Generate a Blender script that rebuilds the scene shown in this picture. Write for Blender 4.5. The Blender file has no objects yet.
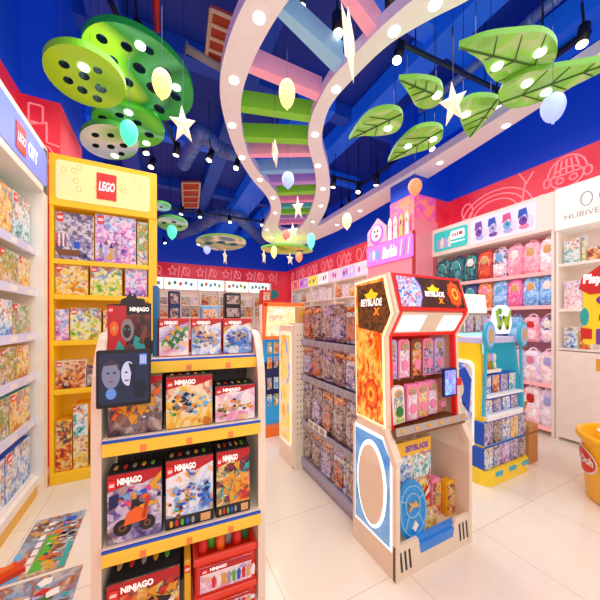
import bpy, math, random
from mathutils import Vector, Matrix
R = random.Random(7)
C = bpy.context.scene.collection
F = 282.0; H = 1.5; CX, HY = 300.0, 320.0
FW = Vector((.4447, .8957, 0)); RT = Vector((.8957, -.4447, 0)); UP = Vector((0, 0, 1))
def ray(px, py): return FW + RT*((px-CX)/F) + UP*((HY-py)/F)
def onX(px, py, X): d = ray(px, py); t = X/d.x; return Vector((X, d.y*t, H+d.z*t))
def onY(px, py, Y): d = ray(px, py); t = Y/d.y; return Vector((d.x*t, Y, H+d.z*t))
def onZ(px, py, Z): d = ray(px, py); t = (Z-H)/d.z; return Vector((d.x*t, d.y*t, Z))

# ------------------------------------------------------------------ materials
MATS = {}
def rgb(h):
    if isinstance(h, str):
        h = h.lstrip('#'); v = [int(h[i:i+2], 16)/255 for i in (0, 2, 4)]
        return tuple(((c/12.92) if c <= .04045 else ((c+.055)/1.055)**2.4) for c in v) + (1,)
    return h
def mat(name, col, rough=.5, emit=0, metal=0, var=0.06, coat=0):
    if name in MATS: return MATS[name]
    m = bpy.data.materials.new(name); m.use_nodes = True; nt = m.node_tree; b = nt.nodes['Principled BSDF']
    c = rgb(col)
    n = nt.nodes.new('ShaderNodeTexNoise'); n.inputs['Scale'].default_value = 9
    tc = nt.nodes.new('ShaderNodeTexCoord'); nt.links.new(tc.outputs['Object'], n.inputs['Vector'])
    mx = nt.nodes.new('ShaderNodeMix'); mx.data_type = 'RGBA'
    mx.inputs[6].default_value = tuple(x*(1-var) for x in c[:3])+(1,); mx.inputs[7].default_value = tuple(min(1, x*(1+var)) for x in c[:3])+(1,)
    nt.links.new(n.outputs['Fac'], mx.inputs[0]); nt.links.new(mx.outputs[2], b.inputs['Base Color'])
    b.inputs['Roughness'].default_value = rough; b.inputs['Metallic'].default_value = metal
    b.inputs['Coat Weight'].default_value = coat
    if emit:
        nt.links.new(mx.outputs[2], b.inputs['Emission Color']); b.inputs['Emission Strength'].default_value = emit
    MATS[name] = m; return m
def art(name, cols, scale=13, emit=.12, rough=.3, fleck=.35, stretch=(1, 1, 1), soft=False):
    if name in MATS: return MATS[name]
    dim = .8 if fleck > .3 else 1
    m = bpy.data.materials.new(name); m.use_nodes = True; nt = m.node_tree; b = nt.nodes['Principled BSDF']; L = nt.links.new
    tc = nt.nodes.new('ShaderNodeTexCoord'); oi = nt.nodes.new('ShaderNodeObjectInfo')
    mp = nt.nodes.new('ShaderNodeMapping'); mp.inputs['Scale'].default_value = stretch; L(tc.outputs['Object'], mp.inputs['Vector'])
    mul = nt.nodes.new('ShaderNodeMath'); mul.operation = 'MULTIPLY'; mul.inputs[1].default_value = 91.7; L(oi.outputs['Random'], mul.inputs[0])
    n = nt.nodes.new('ShaderNodeTexNoise'); n.noise_dimensions = '4D'; n.inputs['Scale'].default_value = scale
    n.inputs['Detail'].default_value = 0 if soft else 5; n.inputs['Roughness'].default_value = .62; n.inputs['Distortion'].default_value = .7
    L(mp.outputs[0], n.inputs['Vector']); L(mul.outputs[0], n.inputs['W'])
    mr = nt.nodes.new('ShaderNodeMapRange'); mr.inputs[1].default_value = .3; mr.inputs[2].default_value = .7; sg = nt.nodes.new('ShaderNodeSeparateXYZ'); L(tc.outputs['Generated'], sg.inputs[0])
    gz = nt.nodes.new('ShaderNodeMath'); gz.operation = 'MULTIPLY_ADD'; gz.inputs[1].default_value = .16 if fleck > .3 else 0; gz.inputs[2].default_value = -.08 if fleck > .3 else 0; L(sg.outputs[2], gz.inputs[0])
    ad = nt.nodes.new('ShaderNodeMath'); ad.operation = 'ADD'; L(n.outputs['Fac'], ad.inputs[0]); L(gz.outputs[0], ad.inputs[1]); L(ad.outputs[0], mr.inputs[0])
    rp = nt.nodes.new('ShaderNodeValToRGB'); L(mr.outputs[0], rp.inputs[0]); e = rp.color_ramp.elements
    N = len(cols)
    while len(e) < N: e.new(.5)
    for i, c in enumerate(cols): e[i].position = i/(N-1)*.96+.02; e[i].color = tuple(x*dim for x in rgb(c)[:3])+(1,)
    v = nt.nodes.new('ShaderNodeTexVoronoi'); v.voronoi_dimensions = '4D'; v.inputs['Scale'].default_value = scale*3.2
    L(mp.outputs[0], v.inputs['Vector']); L(mul.outputs[0], v.inputs['W'])
    sp = nt.nodes.new('ShaderNodeSeparateColor'); L(v.outputs['Color'], sp.inputs[0])
    rp2 = nt.nodes.new('ShaderNodeValToRGB'); L(sp.outputs[0], rp2.inputs[0]); e = rp2.color_ramp.elements; rp2.color_ramp.interpolation = 'CONSTANT'
    while len(e) < N: e.new(.5)
    for i, c in enumerate(cols): e[i].position = i/N; e[i].color = tuple(x*dim for x in rgb(c)[:3])+(1,)
    g = nt.nodes.new('ShaderNodeMath'); g.operation = 'GREATER_THAN'; g.inputs[1].default_value = 1-fleck; L(sp.outputs[1], g.inputs[0])
    g2 = nt.nodes.new('ShaderNodeMath'); g2.operation = 'MULTIPLY'; g2.inputs[1].default_value = .6; L(g.outputs[0], g2.inputs[0])
    mx = nt.nodes.new('ShaderNodeMix'); mx.data_type = 'RGBA'; L(g2.outputs[0], mx.inputs[0]); L(rp.outputs[0], mx.inputs[6]); L(rp2.outputs[0], mx.inputs[7])
    L(mx.outputs[2], b.inputs['Base Color']); b.inputs['Roughness'].default_value = rough
    if emit: L(mx.outputs[2], b.inputs['Emission Color']); b.inputs['Emission Strength'].default_value = emit
    MATS[name] = m; return m
def pm(kind):   # plain paints and prints by colour word
    P = {'white': '#f3efe8', 'cream': '#e9dcc6', 'beige': '#d9bf9f', 'yellow': '#f2b71c', 'gold': '#e0a326', 'red': '#d3261f', 'orange': '#ee6a1c', 'pink': '#f08bb0',
         'hot pink': '#e04a9a', 'purple': '#7a3fae', 'lavender': '#b3b5ee', 'blue': '#1f55c8', 'light blue': '#69b7ea', 'navy': '#14235e', 'teal': '#2aa7a5',
         'green': '#57b336', 'dark green': '#1f7a3c', 'lime': '#a5cf2f', 'brown': '#7a4a2a', 'black': '#17161a', 'grey': '#9a9a9c', 'tan': '#d8a866', 'carton': '#c98d4c', 'skin': '#e8b38d'}
    return mat('paint ' + kind, P[kind], .42)
def glow(kind, col, s): return mat('glow ' + kind, col, .4, emit=s, var=.03)

# ------------------------------------------------------------------ mesh builder
class MB:
    def __init__(s): s.v = []; s.f = []; s.m = []; s.mats = []; s.sm = []
    def mi(s, m):
        if m not in s.mats: s.mats.append(m)
        return s.mats.index(m)
    def add(s, vs, fs, m, smooth=False):
        o = len(s.v); k = s.mi(m); s.v += [Vector(v) for v in vs]
        for f in fs: s.f.append([i+o for i in f]); s.m.append(k); s.sm.append(smooth)
        return s
    def box(s, x0, x1, y0, y1, z0, z1, m, bev=0):
        x0, x1 = sorted((x0, x1)); y0, y1 = sorted((y0, y1)); z0, z1 = sorted((z0, z1))
        if bev:
            b = min(bev, (x1-x0)/2.1, (y1-y0)/2.1, (z1-z0)/2.1); vs = []; idx = {}
            X = (x0, x1); Y = (y0, y1); Z = (z0, z1); sg = (1, -1)
            for i in (0, 1):
                for j in (0, 1):
                    for k in (0, 1):
                        for a in range(3):
                            p = [X[i]+sg[i]*b, Y[j]+sg[j]*b, Z[k]+sg[k]*b]; p[a] = (X[i], Y[j], Z[k])[a]
                            idx[i, j, k, a] = len(vs); vs.append(p)
            fs = []
            for a in range(3):
                o = [q for q in range(3) if q != a]
                for e in (0, 1):
                    q = []
                    for (p, r) in ((0, 0), (1, 0), (1, 1), (0, 1)):
                        t = [0, 0, 0]; t[a] = e; t[o[0]] = p; t[o[1]] = r; q.append(idx[t[0], t[1], t[2], a])
                    fs.append(q)
                for p in (0, 1):
                    for r in (0, 1):
                        q = []
                        for e, w in ((0, o[0]), (1, o[0]), (1, o[1]), (0, o[1])):
                            t = [0, 0, 0]; t[a] = e; t[o[0]] = p; t[o[1]] = r; q.append(idx[t[0], t[1], t[2], w])
                        fs.append(q)
            for i in (0, 1):
                for j in (0, 1):
                    for k in (0, 1): fs.append([idx[i, j, k, 0], idx[i, j, k, 1], idx[i, j, k, 2]])
            return s.add(vs, fs, m)
        vs = [(x, y, z) for x in (x0, x1) for y in (y0, y1) for z in (z0, z1)]
        return s.add(vs, [(0, 1, 3, 2), (4, 6, 7, 5), (0, 4, 5, 1), (2, 3, 7, 6), (0, 2, 6, 4), (1, 5, 7, 3)], m)
    def prism(s, pts, off, m, smooth=False):       # pts: 3D polygon, off: extrusion vector
        n = len(pts); off = Vector(off); vs = [Vector(p) for p in pts]; vs += [p+off for p in vs]
        fs = [list(range(n)), list(range(2*n-1, n-1, -1))] + [[i, (i+1) % n, (i+1) % n+n, i+n] for i in range(n)]
        return s.add(vs, fs, m)
    def cyl(s, a, b, r0, r1, m, n=12, cap=True):
        a = Vector(a); b = Vector(b); d = (b-a).normalized(); q = d.orthogonal().normalized(); w = d.cross(q); vs = []
        for c, r in ((a, r0), (b, r1)):
            for i in range(n): t = 2*math.pi*i/n; vs.append(c+q*(r*math.cos(t))+w*(r*math.sin(t)))
        s.add(vs, [[i, (i+1) % n, (i+1) % n+n, i+n] for i in range(n)], m, n > 6)
        if cap: s.add(vs, [list(range(n)), list(range(2*n-1, n-1, -1))], m)
        return s
    def ell(s, c, rx, ry, rz, m, e=1.0, nu=14, nv=9, taper=0):    # superellipsoid
        c = Vector(c); vs = []; f = lambda x, p: math.copysign(abs(x)**p, x)
        for j in range(nv+1):
            a = math.pi*(j/nv-.5)
            for i in range(nu):
                t = 2*math.pi*i/nu; k = 1-taper*math.sin(a)
                vs.append(c+Vector((rx*k*f(math.cos(a), e)*f(math.cos(t), e), ry*k*f(math.cos(a), e)*f(math.sin(t), e), rz*f(math.sin(a), e))))
        fs = [[j*nu+i, j*nu+(i+1) % nu, (j+1)*nu+(i+1) % nu, (j+1)*nu+i] for j in range(nv) for i in range(nu)]
        return s.add(vs, fs, m, True)
    def tube(s, pts, r, m, n=6):
        for a, b in zip(pts, pts[1:]):
            if (Vector(a)-Vector(b)).length > 1e-5: s.cyl(a, b, r, r, m, n)
        return s
    def build(s, name, parent=None, loc=None):
        me = bpy.data.meshes.new(name); off = Vector(loc) if loc is not None else (parent['o'] if parent is not None else Vector((0, 0, 0)))
        off = Vector(off)
        me.from_pydata([v-off for v in s.v], [], s.f)
        for m in s.mats: me.materials.append(m)
        me.polygons.foreach_set('material_index', s.m); me.polygons.foreach_set('use_smooth', s.sm); me.update()
        import bmesh
        bm = bmesh.new(); bm.from_mesh(me); bmesh.ops.remove_doubles(bm, verts=bm.verts, dist=1e-5); bmesh.ops.recalc_face_normals(bm, faces=bm.faces); bm.to_mesh(me); bm.free()
        o = bpy.data.objects.new(name, me); C.objects.link(o)
        OFF[o.name] = off
        if parent is not None: o.parent = parent['r']; o.location = off-parent['o']
        else: o.location = off
        return o
OFF = {}
def tag(o, label, cat, group=None, kind=None):
    o['label'] = label; o['category'] = cat
    if group: o['group'] = group
    if kind: o['kind'] = kind
def thing(name, label, cat, loc, group=None):
    o = bpy.data.objects.new(name, None); C.objects.link(o); o.location = loc; o.empty_display_size = .1
    tag(o, label, cat, group); return {'r': o, 'o': Vector(loc)}
def as_parent(o): return {'r': o, 'o': OFF[o.name]}
def structure(o): o['kind'] = 'structure'; return o

# frame on a face: u right, v up, w out
class Fr:
    def __init__(s, facing, o):
        s.f = facing; s.o = Vector(o)
        s.u, s.w = {'-Y': (Vector((1, 0, 0)), Vector((0, -1, 0))), '+X': (Vector((0, 1, 0)), Vector((1, 0, 0))), '-X': (Vector((0, -1, 0)), Vector((-1, 0, 0)))}[facing]
        s.n = s.w; s.up = UP
    def P(s, u, v, w=0): return s.o+s.u*u+s.up*v+s.n*w
class FrT(Fr):    # tilted frame
    def __init__(s, o, u, up): s.o = Vector(o); s.u = Vector(u).normalized(); s.up = Vector(up).normalized(); s.n = s.u.cross(s.up).normalized(); s.w = s.n
def slab(mb, fr, u0, u1, v0, v1, w0, w1, m):
    p = [fr.P(u0, v0, w0), fr.P(u1, v0, w0), fr.P(u1, v1, w0), fr.P(u0, v1, w0)]
    return mb.prism(p, fr.n*(w1-w0), m)
def poly(mb, fr, pts, w0, w1, m): return mb.prism([fr.P(u, v, w0) for u, v in pts], fr.n*(w1-w0), m)
def rrect(u0, u1, v0, v1, r, n=5):
    pts = []
    for cx, cy, a0 in ((u1-r, v0+r, -90), (u1-r, v1-r, 0), (u0+r, v1-r, 90), (u0+r, v0+r, 180)):
        for i in range(n+1): a = math.radians(a0+90*i/n); pts.append((cx+r*math.cos(a), cy+r*math.sin(a)))
    return pts
def oval(cu, cv, ru, rv, n=24, a0=0): return [(cu+ru*math.cos(2*math.pi*i/n+a0), cv+rv*math.sin(2*math.pi*i/n+a0)) for i in range(n)]
def starp(cu, cv, ru, rv, k=5, q=.45, a0=90):
    return [(cu+(ru if i % 2 == 0 else ru*q)*math.cos(math.radians(a0+180*i/k)), cv+(rv if i % 2 == 0 else rv*q)*math.sin(math.radians(a0+180*i/k))) for i in range(2*k)]
def stroke(mb, fr, pts, wd, w0, w1, m, close=False):
    if close: pts = list(pts)+[pts[0]]
    for (a, b), (c, d) in zip(pts, pts[1:]):
        L = math.hypot(c-a, d-b)
        if L < 1e-6: continue
        nx, ny = -(d-b)/L*wd/2, (c-a)/L*wd/2; ex, ey = (c-a)/L*wd*.3, (d-b)/L*wd*.3
        poly(mb, fr, [(a+nx-ex, b+ny-ey), (a-nx-ex, b-ny-ey), (c-nx+ex, d-ny+ey), (c+nx+ex, d+ny+ey)], w0, w1, m)
TXT = {}
def text_geo(s, bold=.02, shear=0):
    k = (s, bold, shear)
    if k not in TXT:
        cu = bpy.data.curves.new('t', 'FONT'); cu.body = s; cu.offset = bold; cu.extrude = 0; cu.shear = shear; cu.resolution_u = 3
        ob = bpy.data.objects.new('t', cu); C.objects.link(ob); dg = bpy.context.evaluated_depsgraph_get(); dg.update()
        me = bpy.data.meshes.new_from_object(ob.evaluated_get(dg)); vs = [v.co.copy() for v in me.vertices]; fs = [list(p.vertices) for p in me.polygons]
        bpy.data.objects.remove(ob); bpy.data.curves.remove(cu); bpy.data.meshes.remove(me)
        x0 = min(v.x for v in vs); x1 = max(v.x for v in vs); y0 = min(v.y for v in vs); y1 = max(v.y for v in vs)
        TXT[k] = ([((v.x-x0)/(x1-x0), (v.y-y0)/(y1-y0)) for v in vs], fs)
    return TXT[k]
def text(mb, fr, s, u0, u1, v0, v1, w, m, bold=.02, shear=0, lift=0):
    vs, fs = text_geo(s, bold, shear); mb.add([fr.P(u0+a*(u1-u0), v0+b*(v1-v0)+a*lift, w) for a, b in vs], fs, m)
def lego_logo(mb, fr, u0, v0, s, h, w):    # red square, white letters
    slab(mb, fr, u0, u0+s, v0, v0+h, w-.002, w, mat('logo red', '#e0312b', .4, emit=.15))
    text(mb, fr, 'LEGO', u0+s*.1, u0+s*.92, v0+h*.32, v0+h*.68, w+.0015, mat('logo white', '#ffffff', .4, emit=.3), .035, .25)

ARTS = {
 'orange and yellow': ['#b5431a', '#f3a11f', '#f9d14a', '#fff2cf', '#e0641d', '#6fb7d9'],
 'blue and white': ['#1c3f9a', '#4f8fe0', '#cfe4f7', '#ffffff', '#e8b23c', '#2f62b8'],
 'green and yellow': ['#2c7d36', '#8ccf3f', '#f6e25a', '#fff8da', '#4c9ad2', '#e3782b'],
 'red and gold': ['#7c1414', '#d52a1f', '#f0962a', '#fbe08a', '#2a2340', '#e8402c'],
 'purple and pink': ['#4c2a86', '#a05fd0', '#f3a6d2', '#fff0fa', '#6fb0ea', '#e05aa8'],
 'mixed colourful': ['#2b4f9e', '#e8e2d5', '#e0a13a', '#5ea24a', '#f4f1ea', '#c8432e'],
 'dark brown and grey': ['#231a20', '#5b4550', '#a88d80', '#d9cfc8', '#8a4a2a', '#3a4a78'],
 'teal and white': ['#0f6f78', '#3fb9b6', '#e4f6f3', '#ffffff', '#f0a030', '#2a6fc0'],
 'light pink and cream': ['#e884ac', '#f6bcd2', '#fdeef2', '#fff8f2', '#b7a2e8', '#f2c46a'],
 'orange and brown': ['#3d2016', '#a5401c', '#e8762a', '#f7c27a', '#e8e0d8', '#7c3a4e'],
 'violet and grey': ['#2e2550', '#6f62a6', '#b3a5c8', '#e8e0ee', '#8d6a5e', '#4a58a8'],
 'brown and orange': ['#2b1c1a', '#8c3f22', '#e06a2a', '#c9b8b0', '#4a3a66', '#f2a860'],
}
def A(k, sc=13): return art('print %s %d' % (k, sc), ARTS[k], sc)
ORD = ['first', 'second', 'third', 'fourth', 'fifth', 'sixth', 'seventh', 'eighth', 'ninth', 'tenth', 'eleventh', 'twelfth', 'thirteenth', 'fourteenth', 'fifteenth']

def product(fr, w, h, d, k, label, group, side=None, name='toy_box', cat='toy box', logo=None, sc=13, band=None, bev=.004, cut=None):
    """closed carton with a printed front; fr.o = front bottom left corner"""
    sd = side or pm('white'); mb = MB(); p = fr.P(0, 0, 0); q = fr.P(w, h, -d)
    mb.box(p.x, q.x, p.y, q.y, p.z, q.z, sd, bev)
    o = mb.build(name, loc=fr.P(w/2, 0, -d/2)); tag(o, label, cat, group); par = as_parent(o)
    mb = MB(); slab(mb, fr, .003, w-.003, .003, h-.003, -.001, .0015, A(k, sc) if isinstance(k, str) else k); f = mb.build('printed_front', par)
    if band or logo:
        mb = MB()
        if band: slab(mb, fr, .003, w-.003, h*.8, h-.003, .0015, .003, pm(band))
        if logo: lego_logo(mb, fr, w*.05, h*.8, w*.16, h*.16, .005)
        mb.build('logo', par)
    return par

# ================================================================== SETTING
# floor
def floor_mat():
    m = bpy.data.materials.new('glossy cream tiles'); m.use_nodes = True; nt = m.node_tree; b = nt.nodes['Principled BSDF']; L = nt.links.new
    tc = nt.nodes.new('ShaderNodeTexCoord'); br = nt.nodes.new('ShaderNodeTexBrick'); br.offset = 0; br.inputs['Scale'].default_value = 1
    mp = nt.nodes.new('ShaderNodeMapping'); mp.inputs['Location'].default_value = (.12, .2, 0); L(tc.outputs['Object'], mp.inputs[0]); L(mp.outputs[0], br.inputs['Vector'])
    br.inputs['Brick Width'].default_value = .72; br.inputs['Row Height'].default_value = .72; br.inputs['Mortar Size'].default_value = .003; br.inputs['Mortar Smooth'].default_value = .4
    br.inputs['Color1'].default_value = rgb('#f4e9d8'); br.inputs['Color2'].default_value = rgb('#f2e6d4'); br.inputs['Mortar'].default_value = rgb('#d8c2a6')
    n = nt.nodes.new('ShaderNodeTexNoise'); n.inputs['Scale'].default_value = 2.5; n.inputs['Detail'].default_value = 6; n.inputs['Distortion'].default_value = 1.5; L(tc.outputs['Object'], n.inputs['Vector'])
    rp = nt.nodes.new('ShaderNodeValToRGB'); L(n.outputs['Fac'], rp.inputs[0]); rp.color_ramp.elements[0].color = (.88, .85, .8, 1); rp.color_ramp.elements[1].color = (1, 1, 1, 1)
    mx = nt.nodes.new('ShaderNodeMix'); mx.data_type = 'RGBA'; mx.blend_type = 'MULTIPLY'; mx.inputs[0].default_value = .7; L(br.outputs[0], mx.inputs[6]); L(rp.outputs[0], mx.inputs[7])
    L(mx.outputs[2], b.inputs['Base Color']); b.inputs['Roughness'].default_value = .09; b.inputs['Specular IOR Level'].default_value = .6
    return m
mb = MB(); mb.box(-1.4, 5.4, -1.6, 12.4, -.1, 0, floor_mat()); structure(mb.build('floor'))

def wall_mat(name, zsplit=3.76):
    m = bpy.data.materials.new(name); m.use_nodes = True; nt = m.node_tree; b = nt.nodes['Principled BSDF']; L = nt.links.new
    g = nt.nodes.new('ShaderNodeNewGeometry'); s = nt.nodes.new('ShaderNodeSeparateXYZ'); L(g.outputs['Position'], s.inputs[0])
    gt = nt.nodes.new('ShaderNodeMath'); gt.operation = 'GREATER_THAN'; gt.inputs[1].default_value = zsplit; L(s.outputs[2], gt.inputs[0])
    n = nt.nodes.new('ShaderNodeTexNoise'); n.inputs['Scale'].default_value = 1.1; L(g.outputs['Position'], n.inputs['Vector'])
    rp = nt.nodes.new('ShaderNodeValToRGB'); L(n.outputs['Fac'], rp.inputs[0])
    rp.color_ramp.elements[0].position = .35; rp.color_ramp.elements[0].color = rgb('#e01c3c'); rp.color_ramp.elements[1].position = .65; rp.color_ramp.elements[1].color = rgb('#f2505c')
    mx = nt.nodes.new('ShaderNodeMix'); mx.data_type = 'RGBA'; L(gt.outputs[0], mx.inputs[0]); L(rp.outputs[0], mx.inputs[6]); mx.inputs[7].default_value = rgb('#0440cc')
    L(mx.outputs[2], b.inputs['Base Color']); b.inputs['Roughness'].default_value = .5; L(mx.outputs[2], b.inputs['Emission Color']); b.inputs['Emission Strength'].default_value = .2  # emission brightens the red and blue paint; the walls are no lamps
    return m
WM = wall_mat('red wall with blue upper part'); ZC = 5.4
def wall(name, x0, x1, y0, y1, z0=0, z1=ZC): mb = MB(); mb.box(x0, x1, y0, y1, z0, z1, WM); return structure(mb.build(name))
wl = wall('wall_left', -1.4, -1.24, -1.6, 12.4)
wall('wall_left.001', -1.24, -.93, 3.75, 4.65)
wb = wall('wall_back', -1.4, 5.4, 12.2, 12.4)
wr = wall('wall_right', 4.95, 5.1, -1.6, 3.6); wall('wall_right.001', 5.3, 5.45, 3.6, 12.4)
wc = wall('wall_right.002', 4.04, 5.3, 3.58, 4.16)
mb = MB(); navy = mat('navy ceiling paint', '#0a2a8c', .6, emit=.12); mb.box(-1.4, 5.4, -1.6, 12.4, ZC, ZC+.1, navy); structure(mb.build('ceiling'))  # emission put into the navy paint stands in for light on the ceiling

# red wall above fixtures must read: add line drawings on walls
ink = mat('pale pink line paint', '#fba6b2', .6, emit=.25)
def drawing(fr, strokes, wd, parent, name='line_drawing'):
    mb = MB()
    for pts, close in strokes: stroke(mb, fr, pts, wd, .004, .012, ink, close)
    o = mb.build(name, parent); return o
def P0(o): return {'r': o, 'o': Vector((0, 0, 0))}
fr = Fr('-X', (4.95, 3.5, 3.14))    # u grows towards camera (decreasing Y)
# child in a bowl hat
def head(u, v, s):
    S = [(oval(u, v, .22*s, .17*s, 16), True), ([(u+.26*s*math.cos(a), v+.06*s+.3*s*math.sin(a)) for a in [math.pi*i/10 for i in range(11)]], True)]
    for k in (-2, -1, 0, 1, 2): S.append(([(u+k*.09*s, v+.06*s), (u+k*.06*s, v+.3*s)], False))
    S += [(oval(u-.09*s, v-.03*s, .05*s, .05*s, 8), True), (oval(u+.09*s, v-.03*s, .05*s, .05*s, 8), True), (oval(u-.27*s, v, .05*s, .08*s, 8), True), (oval(u+.27*s, v, .05*s, .08*s, 8), True)]
    return S
S = head(1.68, .3, .8)
for r in (.35, .45, .55): S.append(([(.75+r*math.cos(a), .08+r*.75*math.sin(a)) for a in [math.pi*i/12 for i in range(13)]], False))
S += [([(1.15, .1), (1.2, .45), (1.12, .6)], False), ([(1.2, .4), (1.3, .55)], False), (oval(1.4, .12, .05, .05, 8), True), (oval(.3, .3, .1, .14, 10), True), (oval(2.3, .3, .12, .16, 10), True)]
drawing(fr, S, .018, P0(wr))
fr = Fr('+X', (-1.24, 1.8, 3.1)); S = head(1.1, .35, .8)+head(.2, .35, .7); drawing(fr, S, .018, P0(wl))
fr = Fr('-Y', (-1.2, 3.75, 3.02))
S = [([(.02, .45), (.16, .5), (.16, .3), (.26, .28)], False), ([(.0, .3), (.18, .25), (.25, .15), (.27, 0)], False), ([(.0, .22), (.14, .18), (.2, .05), (.2, -.1)], False), (rrect(.02, .13, .48, .66, .01, 1), True), (rrect(.05, .12, -.1, .08, .01, 1), True)]
drawing(fr, S, .014, P0(bpy.data.objects['wall_left.001']))
fr = Fr('-Y', (-.9, 12.2, 3.15)); S = []
for i in range(11):
    u = .3+i*.52; k = i % 4
    S += [(oval(u, .3, .13, .16, 10), True), ([(u-.2, .05), (u-.1, .5), (u+.1, .1)], False)] if k % 2 else [(starp(u, .3, .16, .2), True), ([(u+.2, .0), (u+.25, .5)], False)]
drawing(fr, S, .03, P0(wb))
fr = Fr('-X', (5.3, 11.6, 3.15)); S = []
for i in range(13):
    u = .2+i*.52; S += [(oval(u, .3, .12, .18, 10), True), ([(u+.1, .1), (u+.3, .5), (u+.4, .1)], False)] if i % 2 else [(starp(u, .3, .15, .2, 6), True)]
drawing(fr, S, .022, P0(bpy.data.objects['wall_right.001']))

# ceiling steel and ducts
blu = mat('blue ceiling steel', '#0f58d8', .45, emit=.3); blu2 = mat('deep blue steel', '#0b3fae', .5, emit=.12); gst = mat('grey blue duct metal', '#5a78c0', .35, emit=.06, metal=.3)  # steel colours carry emission in place of light reaching the beams
def beam(a, b, w, h, m, label, z=None, name='ceiling_beam'):
    a = Vector(a); b = Vector(b); d = (b-a); d.z = 0; d.normalize(); n = Vector((-d.y, d.x, 0))*w/2
    mb = MB(); vs = [a-n, a+n, b+n, b-n]; mb.prism(vs, (0, 0, h), m); o = mb.build(name, loc=(a+b)/2); structure(o); return o
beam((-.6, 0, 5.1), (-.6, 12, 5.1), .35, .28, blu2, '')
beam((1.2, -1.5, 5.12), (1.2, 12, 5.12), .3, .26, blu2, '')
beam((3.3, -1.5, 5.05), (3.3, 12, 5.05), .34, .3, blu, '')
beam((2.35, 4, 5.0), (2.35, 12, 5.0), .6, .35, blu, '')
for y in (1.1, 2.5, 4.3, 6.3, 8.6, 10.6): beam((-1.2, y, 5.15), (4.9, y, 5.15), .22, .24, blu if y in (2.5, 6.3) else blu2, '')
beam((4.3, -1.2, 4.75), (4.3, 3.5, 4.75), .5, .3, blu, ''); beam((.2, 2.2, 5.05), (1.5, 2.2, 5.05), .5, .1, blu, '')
def duct(pts, r, label):
    mb = MB(); mb.tube(pts, r, gst, 16)
    for p in pts[1:-1]: mb.ell(p, r, r, r, gst)
    for a, b in zip(pts, pts[1:]):
        a = Vector(a); b = Vector(b); n = int((b-a).length/.18)
        for i in range(n): c = a.lerp(b, (i+.5)/n); e = (b-a).normalized()*.02; mb.cyl(c-e, c+e, r*1.07, r*1.07, gst, 16)
    o = mb.build('ceiling_duct', loc=pts[0]); tag(o, label, 'air duct'); return o
duct([onZ(163, 240, 4.9), onZ(196, 228, 4.9), onZ(216, 216, 4.9), onZ(238, 215, 4.9), onZ(262, 240, 4.9)], .2, 'bent silver blue air duct under the ceiling above the back aisle')
duct([onZ(183, 165, 4.8), onZ(200, 133, 4.8), onZ(222, 150, 4.8), onZ(246, 158, 4.8)], .13, 'short flexible grey air duct beside the left white ceiling band')
duct([onZ(420, 110, 5.0), onZ(520, 30, 5.0), onZ(600, -40, 5.0)], .06, 'thin dark pipe run above the hanging leaves')
# red-orange grille hatch
def grille(q, label, z):
    t = thing('ceiling_grille', label, 'ceiling grille', onZ(q[0][0], q[0][1], z)); P = [onZ(a, b, z) for a, b in q]
    mb = MB(); mb.prism(P, (0, 0, .04), mat('orange grille mesh', '#a8381a', .6, emit=.08)); mb.build('mesh_panel', t)
    mb = MB()
    for i in range(5): a = P[0].lerp(P[3], i/4); b = P[1].lerp(P[2], i/4); mb.cyl(a-UP*.02, b-UP*.02, .02, .02, pm('beige'), 6)
    for a, b in ((P[0], P[3]), (P[1], P[2])): mb.cyl(a-UP*.02, b-UP*.02, .025, .025, pm('beige'), 6)
    mb.build('frame', t)
grille([(211, 8), (234, 18), (226, 66), (206, 58)], 'orange red mesh ceiling grille beside the left white ceiling band', 4.9)
grille([(182, 182), (200, 182), (198, 207), (183, 207)], 'small orange mesh ceiling grille above the back aisle', 4.9)
mb = MB(); a = onZ(186, 48, 4.85); b = onZ(228, 72, 4.85); mb.cyl(a, b, .05, .05, pm('grey'), 10); mb.cyl(a-(b-a)*.02, a, .07, .07, pm('grey'), 10); o = mb.build('ceiling_pipe', loc=a); tag(o, 'pale grey pipe running under the orange ceiling grille', 'pipe')
mb = MB(); a = onZ(155, -30, 4.7); b = onZ(157, 30, 4.7); mb.cyl(a, b, .035, .035, pm('red'), 10); mb.cyl(a, a+UP*.6, .02, .02, pm('red'), 8); o = mb.build('ceiling_pipe', loc=a); tag(o, 'red sprinkler pipe over the large dark green disc', 'pipe')

# ceiling bands
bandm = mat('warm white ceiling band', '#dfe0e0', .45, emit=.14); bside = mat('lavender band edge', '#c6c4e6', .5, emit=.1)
def resample(pts, n):
    out = []; P = [Vector((p[0], p[1])) for p in pts]; P = [2*P[0]-P[1]]+P+[2*P[-1]-P[-2]]; k = len(P)-3
    for i in range(n):
        t = i/(n-1)*k; j = min(int(t), k-1); t -= j; a, b, c, d = P[j:j+4]
        out.append(.5*((2*b)+(c-a)*t+(2*a-5*b+4*c-d)*t*t+(3*b-a-3*c+d)*t**3))
    return out
def ribbon(e0, e1, z, label, n=60, name='ceiling_band', th=.12):
    A0 = [onZ(p.x, p.y, z) for p in resample(e0, n)]; A1 = [onZ(p.x, p.y, z) for p in resample(e1, n)]
    mb = MB(); vs = A0+A1+[v+UP*th for v in A0]+[v+UP*th for v in A1]
    mb.add(vs, [[i, i+1, n+i+1, n+i] for i in range(n-1)], bandm); mb.add(vs, [[2*n+i, 2*n+i+1, 3*n+i+1, 3*n+i] for i in range(n-1)], bandm)
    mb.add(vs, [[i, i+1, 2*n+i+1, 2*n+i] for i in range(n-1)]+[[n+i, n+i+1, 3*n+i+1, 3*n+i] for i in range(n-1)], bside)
    o = mb.build(name, loc=A0[n//2]); o['kind'] = 'structure'; return o
ZB = 4.1
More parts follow.
